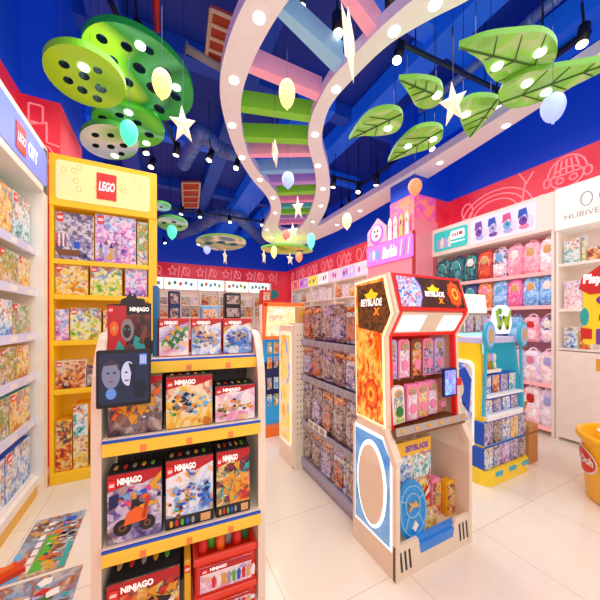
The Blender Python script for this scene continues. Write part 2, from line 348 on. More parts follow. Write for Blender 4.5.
ribbon([(285, -45), (262, -22), (246, 0), (232, 30), (222, 65), (220, 95), (226, 125), (236, 153), (251, 178), (267, 197), (271, 211), (264, 226), (262, 236), (270, 243), (288, 246), (308, 244)],
       [(340, -50), (312, -25), (289, 0), (271, 27), (255, 57), (243, 90), (241, 120), (247, 150), (258, 171), (275, 191), (281, 205), (280, 218), (278, 226), (282, 231), (290, 232), (298, 230)], ZB, '')
ribbon([(455, -35), (415, -2), (398, 12), (378, 30), (357, 52), (332, 78), (320, 98), (311, 118), (308, 142), (314, 167), (316, 187), (313, 203), (307, 218), (298, 230)],
       [(530, -40), (472, -2), (435, 17), (400, 37), (378, 54), (352, 80), (333, 102), (325, 120), (322, 142), (328, 167), (330, 190), (327, 207), (319, 223), (306, 238)], ZB-.004, '')
ribbon([(294, 236), (318, 226), (336, 216), (440, 154), (600, 52), (690, -5)], [(298, 247), (326, 236), (352, 223), (440, 171), (600, 69), (710, -2)], ZB-.008, '')

# coloured slats between the two bands
def slat(q, col, label, z=ZB+.03, h=.2):
    q = [q[0], (q[0][0]*.5+q[1][0]*.5, q[0][1]*.5+q[1][1]*.5), (q[2][0]*.5+q[3][0]*.5, q[2][1]*.5+q[3][1]*.5), q[3]] if q[0][1] > q[1][1] else [((q[0][0]+q[1][0])/2, (q[0][1]+q[1][1])/2), q[1], q[2], ((q[2][0]+q[3][0])/2, (q[2][1]+q[3][1])/2)]
    P = [onZ(a, b, z) for a, b in q]; mb = MB(); m = mat('slat '+col, {'pink': '#f0a8c4', 'light blue': '#8cc3e6', 'lime green': '#7fd02c', 'purple': '#b08ad8', 'deep pink': '#e889b8', 'sky blue': '#79b0e2', 'teal': '#4fb8b0'}[col], .5, emit=.12)
    mb.prism(P, (0, 0, h), m); o = mb.build('ceiling_slat', loc=sum(P, Vector())/4); tag(o, label, 'ceiling slat', 'coloured slats between the two curved ceiling bands')
SL = [('pink', [(330, -14), (352, -30), (392, 24), (370, 42)], 'pink ceiling slat, largest and nearest, at the top edge of the photo'),
 ('light blue', [(276, 15), (284, -2), (352, 49), (334, 73)], 'light blue ceiling slat, the only large blue one, behind the nearest pink slat'),
 ('pink', [(246, 72), (254, 57), (326, 86), (318, 102)], 'pink ceiling slat behind the large light blue one'),
 ('lime green', [(238, 112), (240, 99), (316, 109), (312, 123)], 'lime green ceiling slat, nearer of the two large green ones'),
 ('lime green', [(240, 142), (239, 131), (312, 133), (311, 145)], 'lime green ceiling slat, farther of the two large green ones'),
 ('pink', [(246, 158), (244, 150), (316, 148), (316, 157)], 'pink ceiling slat just beyond the large green ones'),
 ('sky blue', [(256, 175), (253, 167), (318, 164), (319, 173)], 'blue ceiling slat just beyond the third pink one'),
 ('purple', [(266, 186), (262, 180), (320, 177), (320, 184)], 'purple ceiling slat halfway along the curved bands'),
 ('lime green', [(276, 196), (271, 190), (320, 187), (320, 194)], 'lime green ceiling slat just beyond the purple one'),
 ('deep pink', [(279, 203), (277, 199), (318, 197), (318, 202)], 'deep pink ceiling slat in the narrow far stretch'),
 ('teal', [(278, 209), (278, 206), (317, 204), (316, 208)], 'teal ceiling slat in the narrow far stretch'),
 ('lime green', [(276, 215), (277, 212), (314, 210), (312, 214)], 'lime green ceiling slat, third from the far end'),
 ('purple', [(274, 220), (275, 217), (311, 216), (309, 219)], 'purple ceiling slat, second from the far end'),
 ('deep pink', [(274, 225), (275, 222), (307, 221), (304, 224)], 'deep pink ceiling slat, last at the far end')]
for c, q, l in SL: slat(q, c, l)

# recessed lights in the bands
lens = glow('lamp lens', '#fffdf5', 4); rim = mat('light rim', '#fffaf0', .4, emit=.6)
DL = [(259, 19), (234, 81), (232, 126), (242, 158), (260, 180), (273, 198), (275, 213), (267, 230), (272, 238), (289, 240), (394, 32), (336, 90), (315, 135), (318, 166), (323, 189), (321, 206), (313, 222), (440, 163), (506, 126), (395, 190), (360, 211), (337, 225), (560, 87), (435, 5)]
for i, (a, b) in enumerate(DL):
    s = 'left curved band' if i < 10 else ('right curved band' if i < 17 or i == 23 else 'straight band along the right wall')
    if i == 23: n = 0
    elif i < 10: n = i
    elif i < 17: n = i-9
    else: n = sorted([506, 440, 395, 360, 337, 560], reverse=True).index(a)
    p = onZ(a, b, ZB-.012)
    t = thing('ceiling_downlight', 'round recessed light in the %s, %s from its near end' % (s, ORD[n]), 'ceiling light', p, 'recessed lights in the white ceiling bands')
    mb = MB(); mb.cyl(p, p+UP*.02, .055, .055, rim, 20); mb.build('rim', t); mb = MB(); mb.cyl(p-UP*.006, p, .042, .042, lens, 20); mb.build('lens', t)

# discs with holes
dark = mat('dark hole lining', '#0e3a3c', .7)
def disc(c, a, b, ang, z, cols, label, holes, lights, grp='perforated green discs under the ceiling', ring=None):
    """ellipse in view, mapped to its hanging height"""
    ca, sa = math.cos(math.radians(ang)), math.sin(math.radians(ang))
    def pt(r, th): x = a*r*math.cos(th); y = b*r*math.sin(th); return onZ(c[0]+x*ca-y*sa, c[1]+x*sa+y*ca, z)
    ctr = pt(0, 0); t = thing('hanging_disc', label, 'hanging decoration', ctr, grp)
    me = art('disc print '+cols[0], cols, 1.3, .25, .4, 0, soft=True); edge = mat('disc edge '+cols[0], cols[0], .5, emit=.15)
    N = 40; mb = MB(); P = [pt(1, 2*math.pi*i/N) for i in range(N)]; th = .06 if a > 20 else .05
    # holed plate: grid in polar space with missing cells replaced by real openings
    HN = 10; hs = [(math.hypot(x, y), math.atan2(y, x), r) for x, y, r in holes]
    import mathutils
    from mathutils.geometry import delaunay_2d_cdt
    pts = [Vector((math.cos(2*math.pi*i/N), math.sin(2*math.pi*i/N))) for i in range(N)]; faces_in = [list(range(N))]; hl = []
    for x, y, r in holes:
        k = len(pts); pts += [Vector((x+r*math.cos(2*math.pi*i/HN), y+r*math.sin(2*math.pi*i/HN))) for i in range(HN)]; hl.append((x, y, r, k))
    edges = [(i, (i+1) % N) for i in range(N)]+[(k+i, k+(i+1) % HN) for _, _, _, k in hl for i in range(HN)]
    v2, e2, f2, *_ = delaunay_2d_cdt(pts, edges, [], 1, 1e-5)
    keep = []
    for f in f2:
        m = sum((v2[i] for i in f), Vector((0, 0)))/len(f)
        if all((m-Vector((x, y))).length > r*.93 for x, y, r, _ in hl): keep.append(list(f))
    n = len(v2); bot = [pt(v.length, math.atan2(v.y, v.x)) for v in v2]
    mb.add(bot+[v+UP*th for v in bot], keep+[[i+n for i in f] for f in keep], me)
    mb.add(P+[v+UP*th for v in P], [[i, (i+1) % N, (i+1) % N+N, i+N] for i in range(N)], edge)
    for x, y, r, _ in hl:
        Q = [(x+r*math.cos(2*math.pi*i/HN), y+r*math.sin(2*math.pi*i/HN)) for i in range(HN)]; Q = [pt(math.hypot(*q), math.atan2(q[1], q[0])) for q in Q]
        mb.add(Q+[v+UP*th for v in Q], [[i, (i+1) % HN, (i+1) % HN+HN, i+HN] for i in range(HN)], dark)
    mb.build('plate', t)
    for x, y in lights:
        p = pt(math.hypot(x, y), math.atan2(y, x)); mb = MB(); mb.cyl(p-UP*.012, p+UP*.01, .042 if a > 20 else .03, .042 if a > 20 else .03, lens, 16); mb.build('lamp', t)
    mb = MB()
    for q in (0, 1, 2): p = pt(.7, q*2.1+.4)+UP*th; mb.cyl(p, Vector((p.x, p.y, ZC)), .002, .002, pm('navy'), 5)
    mb.build('wire', t)
disc((137, 71), 66, 36, 38, 3.95, ['#128a36', '#1c9a3e', '#0f6f34', '#48b070', '#1f8f3a', '#a8c840'], 'largest dark green hanging disc with round holes, behind the lime disc', [(-.72, -.1, .11), (-.35, -.35, .11), (-.4, .2, .12), (0, -.1, .12), (.0, .4, .1), (.35, -.45, .11), (.35, .1, .12), (.62, .45, .1), (-.05, -.65, .1), (.7, -.1, .1)], [(-.2, -.62), (.62, -.32), (.62, .7)])
disc((84, 76), 46, 26, 30, 3.75, ['#6cbc10', '#84cc18', '#94d420', '#8fd03c', '#64b414'], 'lime green hanging disc with seven holes, left of the large dark green disc', [(-.5, .0, .14), (-.25, .45, .13), (0, 0, .14), (.12, .5, .13), (.45, .1, .15), (.5, .5, .12), (.2, -.45, .12)], [(-.1, -.3)])
disc((128, 126), 38, 19, 18, 3.85, ['#3fa820', '#5cc42a', '#2f9c3c', '#6fc890', '#4db020'], 'green hanging disc with a green lantern in front, below the largest disc', [(-.7, 0, .13), (-.3, -.4, .13), (.2, -.3, .14), (.6, .1, .14), (.2, .45, .13), (-.2, .35, .13)], [(.6, .55), (-.1, -.7)])
disc((109, 142), 30, 17, 14, 3.7, ['#3fa03a', '#7fc86c', '#b8dcc0', '#9cc8d8', '#4db05a'], 'small pale green and white hanging disc, lowest of the cluster over the yellow shelving', [(-.5, -.2, .14), (0, -.4, .13), (-.4, .4, .13), (.1, .25, .14), (.5, .0, .14), (.5, .5, .12)], [(.3, .7)])
disc((172, 224), 16, 7, 8, 3.7, ['#3fa03a', '#cfe4c8', '#7fc88c', '#dff0e8'], 'small green hanging disc right of the yellow shelving, over a green lantern', [(-.5, 0, .16), (.1, -.3, .16), (.5, .2, .16)], [])
disc((161, 207), 10, 4, 8, 3.9, ['#3fa03a', '#7fc88c', '#5db07a'], 'small green hanging disc touching the edge of the yellow shelving', [(0, 0, .2)], [])
disc((221, 243), 25, 7.5, 2, 3.7, ['#5c8a2c', '#c8b88a', '#3f7a4c', '#e8d8b0', '#4a6a8a'], 'flat green and cream hanging disc over the middle of the back aisle', [(-.5, .1, .18), (0, -.1, .18), (.5, .1, .18)], [(-.9, .3)])
disc((287, 250), 26, 4.5, 2, 3.75, ['#5fae2c', '#e0c84a', '#8cc43a', '#c8d8a0'], 'thin green and yellow hanging disc below the far end of the curved bands', [(-.5, .1, .16), (.5, .1, .16)], [])

# leaves
lg = art('leaf print', ['#6fb32a', '#8fc86a', '#86d43a', '#b4cf8a', '#6fc42c', '#8fc05a'], 2.6, .25, .4, .3, soft=True); ledge = mat('leaf edge green', '#5c9a1c', .5, emit=.12); vein = mat('dark leaf vein', '#3f6a1c', .6)
def leaf(q, tip, base, z, label, lights):
    P = [onZ(p.x, p.y, z) for p in resample(q+[q[0]], 34)[:-1]]; c = sum(P, Vector())/len(P)
    t = thing('hanging_leaf', label, 'hanging decoration', c, 'large paper leaves under the ceiling'); th = .05; n = len(P)
    mb = MB(); mb.add(P+[p+UP*th for p in P], [list(range(n)), list(range(2*n-1, n-1, -1))], lg); mb.add(P+[p+UP*th for p in P], [[i, (i+1) % n, (i+1) % n+n, i+n] for i in range(n)], ledge); mb.build('blade', t)
    T = onZ(tip[0], tip[1], z-.006); B = onZ(base[0], base[1], z-.006); mb = MB(); mb.tube([T, T.lerp(B, .5), B], .008, vein, 5)
    d = (T-B); nrm = Vector((-d.y, d.x, 0)).normalized()
    for k in (.2, .42, .65):
        a = B.lerp(T, k)
        for sgn in (-1, 1):
            # run the side vein until it meets the outline
            dirv = (nrm*sgn+d.normalized()*.8).normalized(); best = 0
            for i in range(1, 60):
                p = a+dirv*(i*.03)
                ins = False
                for j in range(n):
                    u, v = P[j], P[(j+1) % n]
                    if (u.y > p.y) != (v.y > p.y) and p.x < (v.x-u.x)*(p.y-u.y)/(v.y-u.y)+u.x: ins = not ins
                if not ins: break
                best = i*.03
            if best > .04: mb.cyl(a, a+dirv*best, .006, .004, vein, 5)
    mb.build('vein', t)
    for a, b in lights: p = onZ(a, b, z); mb = MB(); mb.cyl(p-UP*.012, p+UP*.01, .042, .042, lens, 16); mb.build('lamp', t)
    mb = MB()
    for k in (0, n//2): mb.cyl(P[k].lerp(c, .3)+UP*th, Vector((P[k].lerp(c, .3).x, P[k].lerp(c, .3).y, ZC)), .003, .003, pm('navy'), 5)
    mb.build('wire', t)
leaf([(459, 47), (486, 37), (515, 33), (542, 32), (556, 42), (556, 57), (545, 70), (520, 79), (500, 83), (488, 74), (481, 61)], (459, 48), (552, 70), 3.72, 'largest green leaf hanging over the right aisle, pointed to the left', [(497, 66), (540, 52)])
leaf([(498, 98), (507, 82), (530, 72), (556, 68), (600, 61), (640, 52), (610, 68), (578, 84), (550, 98), (528, 106), (508, 108)], (640, 52), (498, 104), 3.66, 'long green leaf running off the right edge of the photo', [(527, 83), (546, 92)])
leaf([(457, 107), (470, 99), (485, 97), (498, 100), (496, 109), (484, 123), (470, 137), (462, 125)], (470, 137), (498, 99), 3.7, 'small green leaf hanging just right of the cream star', [(466, 114)])
leaf([(399, 80), (420, 79), (438, 83), (443, 92), (440, 103), (428, 109), (416, 106), (409, 94)], (399, 80), (443, 98), 3.7, 'green leaf hanging just left of the cream star', [(437, 95)])
leaf([(349, 140), (358, 126), (370, 114), (386, 109), (399, 111), (403, 120), (396, 132), (378, 136), (362, 136)], (349, 140), (402, 114), 3.7, 'green leaf nearest the curved ceiling bands, pointed down left', [(388, 128)])
leaf([(388, 162), (396, 147), (413, 131), (430, 126), (442, 129), (441, 140), (428, 149), (412, 154), (398, 159)], (388, 162), (443, 130), 3.72, 'pale green leaf, lowest of the leaves, beside the right wall band', [(408, 146), (433, 139)])

# lanterns and stars
def lantern(px, py, rx, ry, z, col, colname, label):
    d = ray(px, py); t_ = (z-H)/d.z; c = FW*t_+RT*((px-CX)/F*t_)+UP*(z); r = rx*t_/F; h = ry*t_/F; m = glow('lantern '+colname, col, 1.2)
    t = thing('pendant_lantern', label, 'lantern', c, 'egg shaped lanterns under the ceiling')
    mb = MB(); mb.ell(c, r, r, h, m, 1, 16, 12, -.12); mb.build('shade', t)
    mb = MB(); mb.cyl(c-UP*h*1.12, c-UP*h*.95, r*.12, r*.16, m, 8); mb.build('tip', t)
    mb = MB(); mb.cyl(c+UP*h*.95, (c.x, c.y, ZC), .002, .002, pm('navy'), 5); mb.build('wire', t)
LA = [(162, 84, 9, 14, 3.3, '#ffe27a', 'yellow', 'glowing yellow egg lantern in front of the largest dark green disc'),
 (129, 133, 8, 12, 3.2, '#3fe0a0', 'green', 'glowing green egg lantern below the largest disc, in front of the yellow shelving top'),
 (287, 94, 8, 14, 3.6, '#ffe27a', 'yellow', 'glowing yellow egg lantern hanging in the middle of the coloured slats'),
 (288, 180, 6, 8, 3.6, '#8a9cf0', 'blue', 'pale blue egg lantern hanging below the far coloured slats'),
 (553, 108, 10, 14, 3.3, '#9aa8f0', 'blue', 'pale blue lantern hanging under the leaf at the right edge'),
 (415, 187, 6.5, 8, 3.5, '#f07a50', 'orange', 'orange lantern hanging in front of the orange column'),
 (347, 221, 4.5, 8, 3.5, '#f3e29a', 'cream', 'cream yellow lantern hanging left of the house shaped sign'),
 (311, 241, 4, 8, 3.5, '#5fd8c0', 'teal', 'teal lantern hanging beyond the joined ceiling bands'),
 (172, 232, 4.5, 7, 3.4, '#3fd89a', 'green', 'small green lantern hanging right of the yellow shelving'),
 (207, 250, 3.5, 4, 3.4, '#7ab0f0', 'blue', 'small blue lantern below the flat disc in the back aisle'),
 (274, 252, 3, 6, 3.45, '#ffe27a', 'yellow', 'small yellow lantern below the far end of the left band'),
 (299, 257, 3.5, 5, 3.4, '#f07a50', 'orange', 'small orange lantern, lowest one over the far back corner'),
 (286, 235, 4, 5, 3.6, '#f06a5a', 'red', 'small red lantern between the bands at their far end')]
for a in LA: lantern(*a)
starm = mat('cream star paper', '#f6e2c4', .5, emit=.2)
def star(px, py, rx, ry, z, yaw, label):
    d = ray(px, py); t_ = (z-H)/d.z; c = FW*t_+RT*((px-CX)/F*t_)+UP*z; r = ry*t_/F
    dh = Vector((d.x, d.y, 0)).normalized(); u = (Vector((dh.y, -dh.x, 0))*math.cos(yaw)+dh*math.sin(yaw)); f = FrT(c, u, UP); k = rx/ry/max(.3, math.cos(yaw)) if yaw < .5 else 1
    t = thing('hanging_star', label, 'hanging decoration', c, 'cream stars under the ceiling'); mb = MB(); pts = starp(0, 0, r*k, r, 5, .42, 96)
    # faceted star: front and back apex
    V = [f.P(a, b) for a, b in pts]; n = len(V); ap = [c+f.n*.04, c-f.n*.04]
    mb.add(V+ap, [[i, (i+1) % n, n] for i in range(n)]+[[(i+1) % n, i, n+1] for i in range(n)], starm); mb.build('body', t)
    mb = MB(); mb.cyl(c+UP*r*.95, (c.x, c.y, ZC), .002, .002, pm('navy'), 5); mb.build('wire', t)
ST = [(183, 125, 13, 20, 3.3, .1, 'cream five pointed star hanging right of the largest dark green disc'), (453, 104, 13, 24, 3.4, .1, 'cream five pointed star hanging between two small leaves'),
 (349, 42, 9, 33, 3.6, 1.35, 'large cream star seen edge on, hanging by the light blue slat'), (275, 153, 4, 14, 3.5, 1.4, 'cream star seen edge on, hanging under the third pink slat'),
 (298, 208, 6, 13, 3.5, .3, 'cream star hanging inside the far end of the bands'), (293, 232, 6, 10, 3.45, .1, 'cream star hanging in front of the far end where the bands meet'),
 (225, 257, 3, 9, 3.3, 1.3, 'slim cream star hanging below the flat disc in the back aisle'), (264, 257, 3, 8, 3.35, 1.3, 'slim cream star hanging below the far end of the left band'), (290, 259, 3, 7, 3.3, 1.0, 'slim cream star, lowest over the far back corner')]
for a in ST: star(*a)

# tracks and spots
blk = pm('black'); steel = mat('dark track steel', '#22304f', .4, metal=.6)
def track(a, b, z, label, r=.03, m=None):
    p = onZ(a[0], a[1], z); q = onZ(b[0], b[1], z); mb = MB(); mb.cyl(p, q, r, r, m or steel, 6)
    for k in (.15, .5, .85): c = p.lerp(q, k); mb.cyl(c, (c.x, c.y, ZC), .008, .008, m or steel, 5)
    o = mb.build('ceiling_track_rail', loc=(p+q)/2); tag(o, label, 'lighting track')
ZT = 4.55
track((398, 42), (498, 90), ZT, 'dark lighting track rail behind the leaves'); track((590, 30), (480, 110), 4.7, 'grey lighting track rail running to the upper right corner', .045)
track((330, 176), (363, 184), ZT, 'short dark track rail crossing beside the right curved band'); track((363, 184), (440, 128), ZT, 'dark track rail running up toward the pale lowest leaf')
track((310, 240), (400, 172), ZT+.1, 'dark track rail along the straight wall band'); track((150, 205), (265, 222), ZT, 'dark track rail crossing the back aisle ceiling'); track((110, 0), (178, 150), ZT, 'dark track rail over the largest green disc')
SP = [(135, 38), (301, 9), (338, 33), (397, 60), (209, 160), (236, 168), (333, 187), (358, 192), (376, 185), (543, 52), (432, 149), (146, 153), (151, 167), (176, 155), (181, 214), (200, 217), (230, 222), (262, 225), (349, 205), (341, 212), (325, 222), (391, 12), (582, 44), (358, 200), (498, 108), (165, 243)]
WH = ['over the largest green disc', 'beside the light blue slat', 'beside the edge-on large star', 'left of the left small leaf', 'left of the curved band at the green slats', 'left of the curved band at the third pink slat', 'nearest the right curved band on the short rail', 'in the middle of the short rail group', 'rightmost of the short rail group', 'behind the largest leaf', 'under the pale lowest leaf', 'upper one right of the yellow shelving sign', 'lower one right of the yellow shelving sign', 'left of the flexible duct', 'leftmost on the back aisle rail', 'second from left on the back aisle rail', 'third from left on the back aisle rail', 'rightmost on the back aisle rail', 'nearest of the far row beside the wall band', 'middle of the far row beside the wall band', 'farthest of the row beside the wall band', 'above the right curved band at the top edge', 'near the top right corner', 'lower of the pair on the short rail', 'between the small leaf and the long leaf', 'lowest one right of the yellow shelving']
for (a, b), wh in zip(SP, WH):
    z = 4.35; p = onZ(a, b, z); t = thing('ceiling_spotlight', 'black track spotlight with bright face, '+wh, 'spotlight', p, 'black spotlights under the ceiling')
    dv = Vector((R.uniform(-.3, .3), R.uniform(-.3, .3), -1)).normalized(); s = 1.0
    mb = MB(); mb.cyl(p, p-dv*.2, .055, .05, blk, 12); mb.build('body', t); mb = MB(); mb.cyl(p+dv*.012, p, .046, .046, glow('spot face', '#fff6e0', 8), 12); mb.build('lens', t)
    mb = MB(); mb.cyl(p-dv*.18, (p.x, p.y, z+.42), .012, .012, blk, 6); mb.cyl((p.x, p.y, z+.42), (p.x, p.y, ZC), .006, .006, blk, 5); mb.build('stem', t)

# ================================================================== LEFT WALL UNIT
XL = -.96; wht = mat('white shelf laminate', '#f3e8dc', .35, emit=.05)
u = thing('shelf_unit', 'white wall shelving with lavender sign header and rows of boxed construction toys', 'shelving', (-1.1, 2.4, 0))
y0, y1 = 1.7, 3.16
mb = MB(); mb.box(-1.23, -1.19, y0, y1+.12, .0, 3.0, wht); mb.build('back_panel', u)
mb = MB(); mb.box(-1.19, -.90, y1, y1+.10, 0, 3.0, wht); mb.build('end_panel', u)
LZ = [2.10, 1.75, 1.38, 1.04, .66]
for z in LZ:
    mb = MB(); mb.box(-1.19, XL, y0, y1, z-.03, z, wht, .003); s = mb.build('shelf', u); mb = MB(); mb.box(XL, XL+.012, y0, y1, z-.05, z+.015, mat('lavender price strip', '#cfcfe8', .3, emit=.1)); 
    for k in range(5): mb.box(XL+.012, XL+.014, y0+.1+k*.3, y0+.2+k*.3, z-.04, z, pm('white'))
    mb.build('price_strip', as_parent(s))
mb = MB(); mb.box(-1.19, XL, y0, y1, .16, .19, wht); mb.build('shelf', u); mb = MB(); mb.box(-1.15, XL+.02, y0, y1+.1, 0, .1, mat('yellow plinth', '#f0b93a', .4)); mb.box(-1.15, XL+.03, y0, y1+.1, .1, .16, wht); mb.build('plinth', u)
mb = MB(); mb.box(-1.19, -.9, y0, y1+.1, 2.6, 3.02, wht, .004); hd = mb.build('sign_header', u)
f = Fr('+X', (-.9, 0, 0)); mb = MB(); poly(mb, f, rrect(y0+.05, y1+.06, 2.66, 2.96, .05), -.001, .006, mat('lavender sign glow', '#7585e2', .4, emit=.4)); hp = as_parent(hd); mb.build('sign_face', hp)
mb = MB(); lego_logo(mb, f, 2.62, 2.70, .155, .19, .012); mb.build('logo', hp)
mb = MB(); text(mb, f, 'CITY', 2.81, 3.0, 2.745, 2.855, .012, glow('white letters', '#ffffff', .7), .05, .1); mb.build('lettering', hp)
keys = ['mixed colourful', 'blue and white', 'orange and yellow', 'green and yellow', 'teal and white', 'purple and pink']
rows = [(2.10, .38, [.34, .34, .36, .30]), (1.75, .26, [.28, .3, .28, .3, .2]), (1.38, .27, [.3, .22, .3, .22, .3]), (1.04, .28, [.2, .22, .2, .22, .24, .22]), (.66, .30, [.34, .3, .34, .34]), (.19, .37, [.3, .32, .3, .4])]
rn = ['top', 'second', 'third', 'fourth', 'fifth', 'bottom']; ks = [[5, 0, 2, 4], [1, 3, 1, 0, 2], [4, 0, 0, 1, 0], [1, 3, 0, 2, 0, 2], [0, 2, 0, 2], [1, 3, 1, 1]]
for ri, (z, h, ws) in enumerate(rows):
    y = y0+.02; n = len(ws); sc = (y1-y0-.04)/(sum(ws)+.01*n)
    for i, w in enumerate(ws):
        w *= sc; k = keys[ks[ri][i]]; f = Fr('+X', (XL-.02, y, z))
        product(f, w, h*R.uniform(.92, 1), .19, k, '%s toy box, %s from the near end on the %s shelf, left wall' % (k, ORD[i], rn[ri]), 'boxes on the %s shelf of the left wall shelving' % rn[ri], pm(R.choice(['white', 'blue', 'teal', 'yellow'])), sc=14, logo=True)
        y += w+.01*sc

# ================================================================== YELLOW UNIT
YY = 3.28; yel = mat('yellow shelf paint', '#f8c41c', .38, emit=.08)
X0, X1 = -.895, -.03
u = thing('yellow_shelf_unit', 'tall yellow shelving with cream lit header, holding boxed toys in the left corner', 'shelving', ((X0+X1)/2, YY+.15, 0))
mb = MB(); mb.box(X0, X1, YY+.3, YY+.33, 0, 3.0, yel); mb.build('back_panel', u)
for a, b in ((X0, X0+.03), (X1-.075, X1)): mb = MB(); mb.box(a, b, YY, YY+.3, 0, 3.0, yel, .004); mb.build('side_panel', u)
mb = MB(); mb.box(X0, X1, YY-.01, YY+.3, 2.54, 3.01, yel, .004); hd = mb.build('sign_header', u); hp = as_parent(hd)
f = Fr('-Y', (X0, YY-.01, 0)); mb = MB(); poly(mb, f, rrect(.05, .80, 2.60, 2.96, .03), 0, .006, mat('cream lit sign', '#f6e39a', .4, emit=.22)); mb.build('sign_face', hp)
pale = mat('faint sign ornament', '#dcc26a', .5, emit=.2)
for _ in range(14): mb = MB(); cu, cv = R.uniform(.1, .75), R.uniform(2.64, 2.92); stroke(mb, f, oval(cu, cv, .02, .025, 6), .004, .006, .008, pale, True); mb.build('ornament', hp)
mb = MB(); lego_logo(mb, f, .355, 2.655, .16, .25, .012); mb.build('logo', hp)
YZ = [2.06, 1.735, 1.31, .86, .10]
for z in YZ: mb = MB(); mb.box(X0+.03, X1-.075, YY, YY+.3, z-.045 if z > .2 else 0, z, yel, .003); mb.build('shelf', u)
def YX(px): return onY(px, 300, YY+.03).x
def ybox(p0, p1, z, ytop, k, label, side='yellow', **kw):
    a = max(YX(p0), X0+.035); b = min(YX(p1), X1-.08); zt = onY((p0+p1)/2, ytop, YY+.03).z
    return product(Fr('-Y', (a, YY+.03, z)), b-a, zt-z, .2, k, label, 'construction toy boxes on the yellow shelving', pm(side), **kw)
def ships(par, f, w, h, kind):
    mb = MB()
    if kind == 0:
        for i in range(5): slab(mb, f, w*(.14+i*.055), w*(.17+i*.055), h*.38, h*.75, .002, .004, pm('red' if i % 2 == 0 else 'white'))
        poly(mb, f, [(w*.1, h*.3), (w*.8, h*.3), (w*.7, h*.12), (w*.2, h*.12)], .002, .005, pm('brown')); slab(mb, f, w*.6, w*.75, h*.35, h*.55, .002, .004, pm('blue'))
    else:
        for i in range(4): a = w*(.12+i*.15); slab(mb, f, a, a+w*.1, h*.15, h*(.45+.1*(i % 2)), .002, .004, pm(['grey', 'lavender', 'tan', 'grey'][i])); poly(mb, f, [(a-w*.01, h*(.45+.1*(i % 2))), (a+w*.11, h*(.45+.1*(i % 2))), (a+w*.05, h*(.62+.1*(i % 2)))], .002, .004, pm(['purple', 'brown', 'navy', 'brown'][i]))
        slab(mb, f, w*.35, w*.5, h*.1, h*.25, .004, .006, pm('gold'))
    mb.build('printed_picture', par)
p = ybox(51, 94, 2.06, 213, 'violet and grey', 'construction toy box with red and white striped sails, left end of the top yellow shelf', logo=True); ships(p, Fr('-Y', (YX(51), YY+.03, 2.06)), .28, .32, 0)
p = ybox(95, 136, 2.06, 216, 'purple and pink', 'construction toy box with castle towers, middle of the top yellow shelf', logo=True); ships(p, Fr('-Y', (YX(95), YY+.03, 2.06)), .28, .32, 1)
ybox(137, 148, 2.06, 222, 'mixed colourful', 'narrow toy box at the right end of the top yellow shelf', 'grey')
ybox(51, 88, 1.735, 265, 'orange and yellow', 'orange and yellow toy box, left end of the second yellow shelf', logo=True); ybox(90, 122, 1.735, 267, 'green and yellow', 'green edged toy box with white castle picture, middle of the second yellow shelf', logo=True); ybox(125, 147, 1.735, 269, 'purple and pink', 'small lilac picture toy box, right end of the second yellow shelf')
ybox(51, 69, 1.31, 309, 'purple and pink', 'narrow purple topped toy box, left end of the third yellow shelf'); ybox(70, 101, 1.31, 308, 'green and yellow', 'wide green and yellow toy box, middle of the third yellow shelf', logo=True); ybox(103, 140, 1.31, 310, 'orange and yellow', 'yellow toy box at the right of the third shelf, half behind the dark standee')
ybox(51, 86, .86, 361, 'orange and brown', 'white framed brown picture toy box on the fourth yellow shelf', 'white', logo=True); ybox(87, 96, .86, 364, 'dark brown and grey', 'narrow dark toy box beside the white one on the fourth yellow shelf', 'yellow')
ybox(49, 72, .10, 421, 'red and gold', 'large yellow tub set box with colourful bricks, standing at the bottom of the yellow shelving'); 
product(Fr('-Y', (YX(73), YY+.03, .10)), YX(88)-YX(73), .30, .2, 'orange and yellow', 'lower yellow and orange toy box beside the large bottom box', None, pm('yellow'))
product(Fr('-Y', (YX(73), YY+.03, .402)), YX(88)-YX(73), .30, .2, 'teal and white', 'upper teal and pink brick toy box stacked in the bottom of the yellow shelving', None, pm('yellow'), logo=True)
for a, b, y in ((90, 112, 425), (113, 140, 430)): ybox(a, b, .10, y, 'green and yellow', 'yellow toy box at the bottom right of the yellow shelving, %s one' % ('left' if a == 90 else 'right'))

# ================================================================== FRONT GONDOLA
BEFORE = set(bpy.data.objects)
GX0, GX1 = -.200, .412; crm = mat('cream gondola steel', '#e9dcc4', .35, emit=.04)
g = thing('gondola_shelf', 'cream gondola shelving with yellow shelf edges and red bannered toy boxes', 'shelving', (.12, 1.5, 0))
prof = [(1.27, 0), (1.27, 1.18), (1.285, 1.28), (1.32, 1.36), (1.37, 1.42), (1.42, 1.445), (1.55, 1.45), (1.55, 0)]
for a in (GX0-.038, GX1): mb = MB(); mb.prism([(a, y, z) for y, z in prof], (.034, 0, 0), crm); mb.build('side_panel', g)
peg = mat('grey perforated back', '#55504e', .5)
mb = MB(); mb.box(GX0, GX1, 1.53, 1.55, 0, 1.4, peg)
for i in range(24):
    for j in range(30): x = GX0+.02+i*.026; z = .12+j*.042; mb.box(x, x+.008, 1.527, 1.53, z, z+.01, blk)
mb.build('back_panel', g)
yst = mat('yellow shelf edge', '#fbc93c', .35, emit=.1); bst = pm('blue')
def gshelf(z, yf):
    mb = MB(); mb.box(GX0, GX1, yf, 1.53, z-.02, z, crm, .002); s = mb.build('shelf', g); sp = as_parent(s)
    mb = MB(); mb.box(GX0+.002, GX1+.004, yf-.012, yf, z-.062, z-.013, yst, .002); mb.build('price_strip', sp); mb = MB(); mb.box(GX0+.002, GX1+.004, yf-.010, yf, z-.011, z-.003, bst); mb.build('blue_edge', sp)
    for x in (-.07, .1, .27): mb = MB(); slab(mb, Fr('-Y', (x, yf-.012, z-.058)), 0, .022, 0, .026, 0, .002, mat('faded logo red', '#ef8f45', .4)); mb.build('logo_tag', sp)
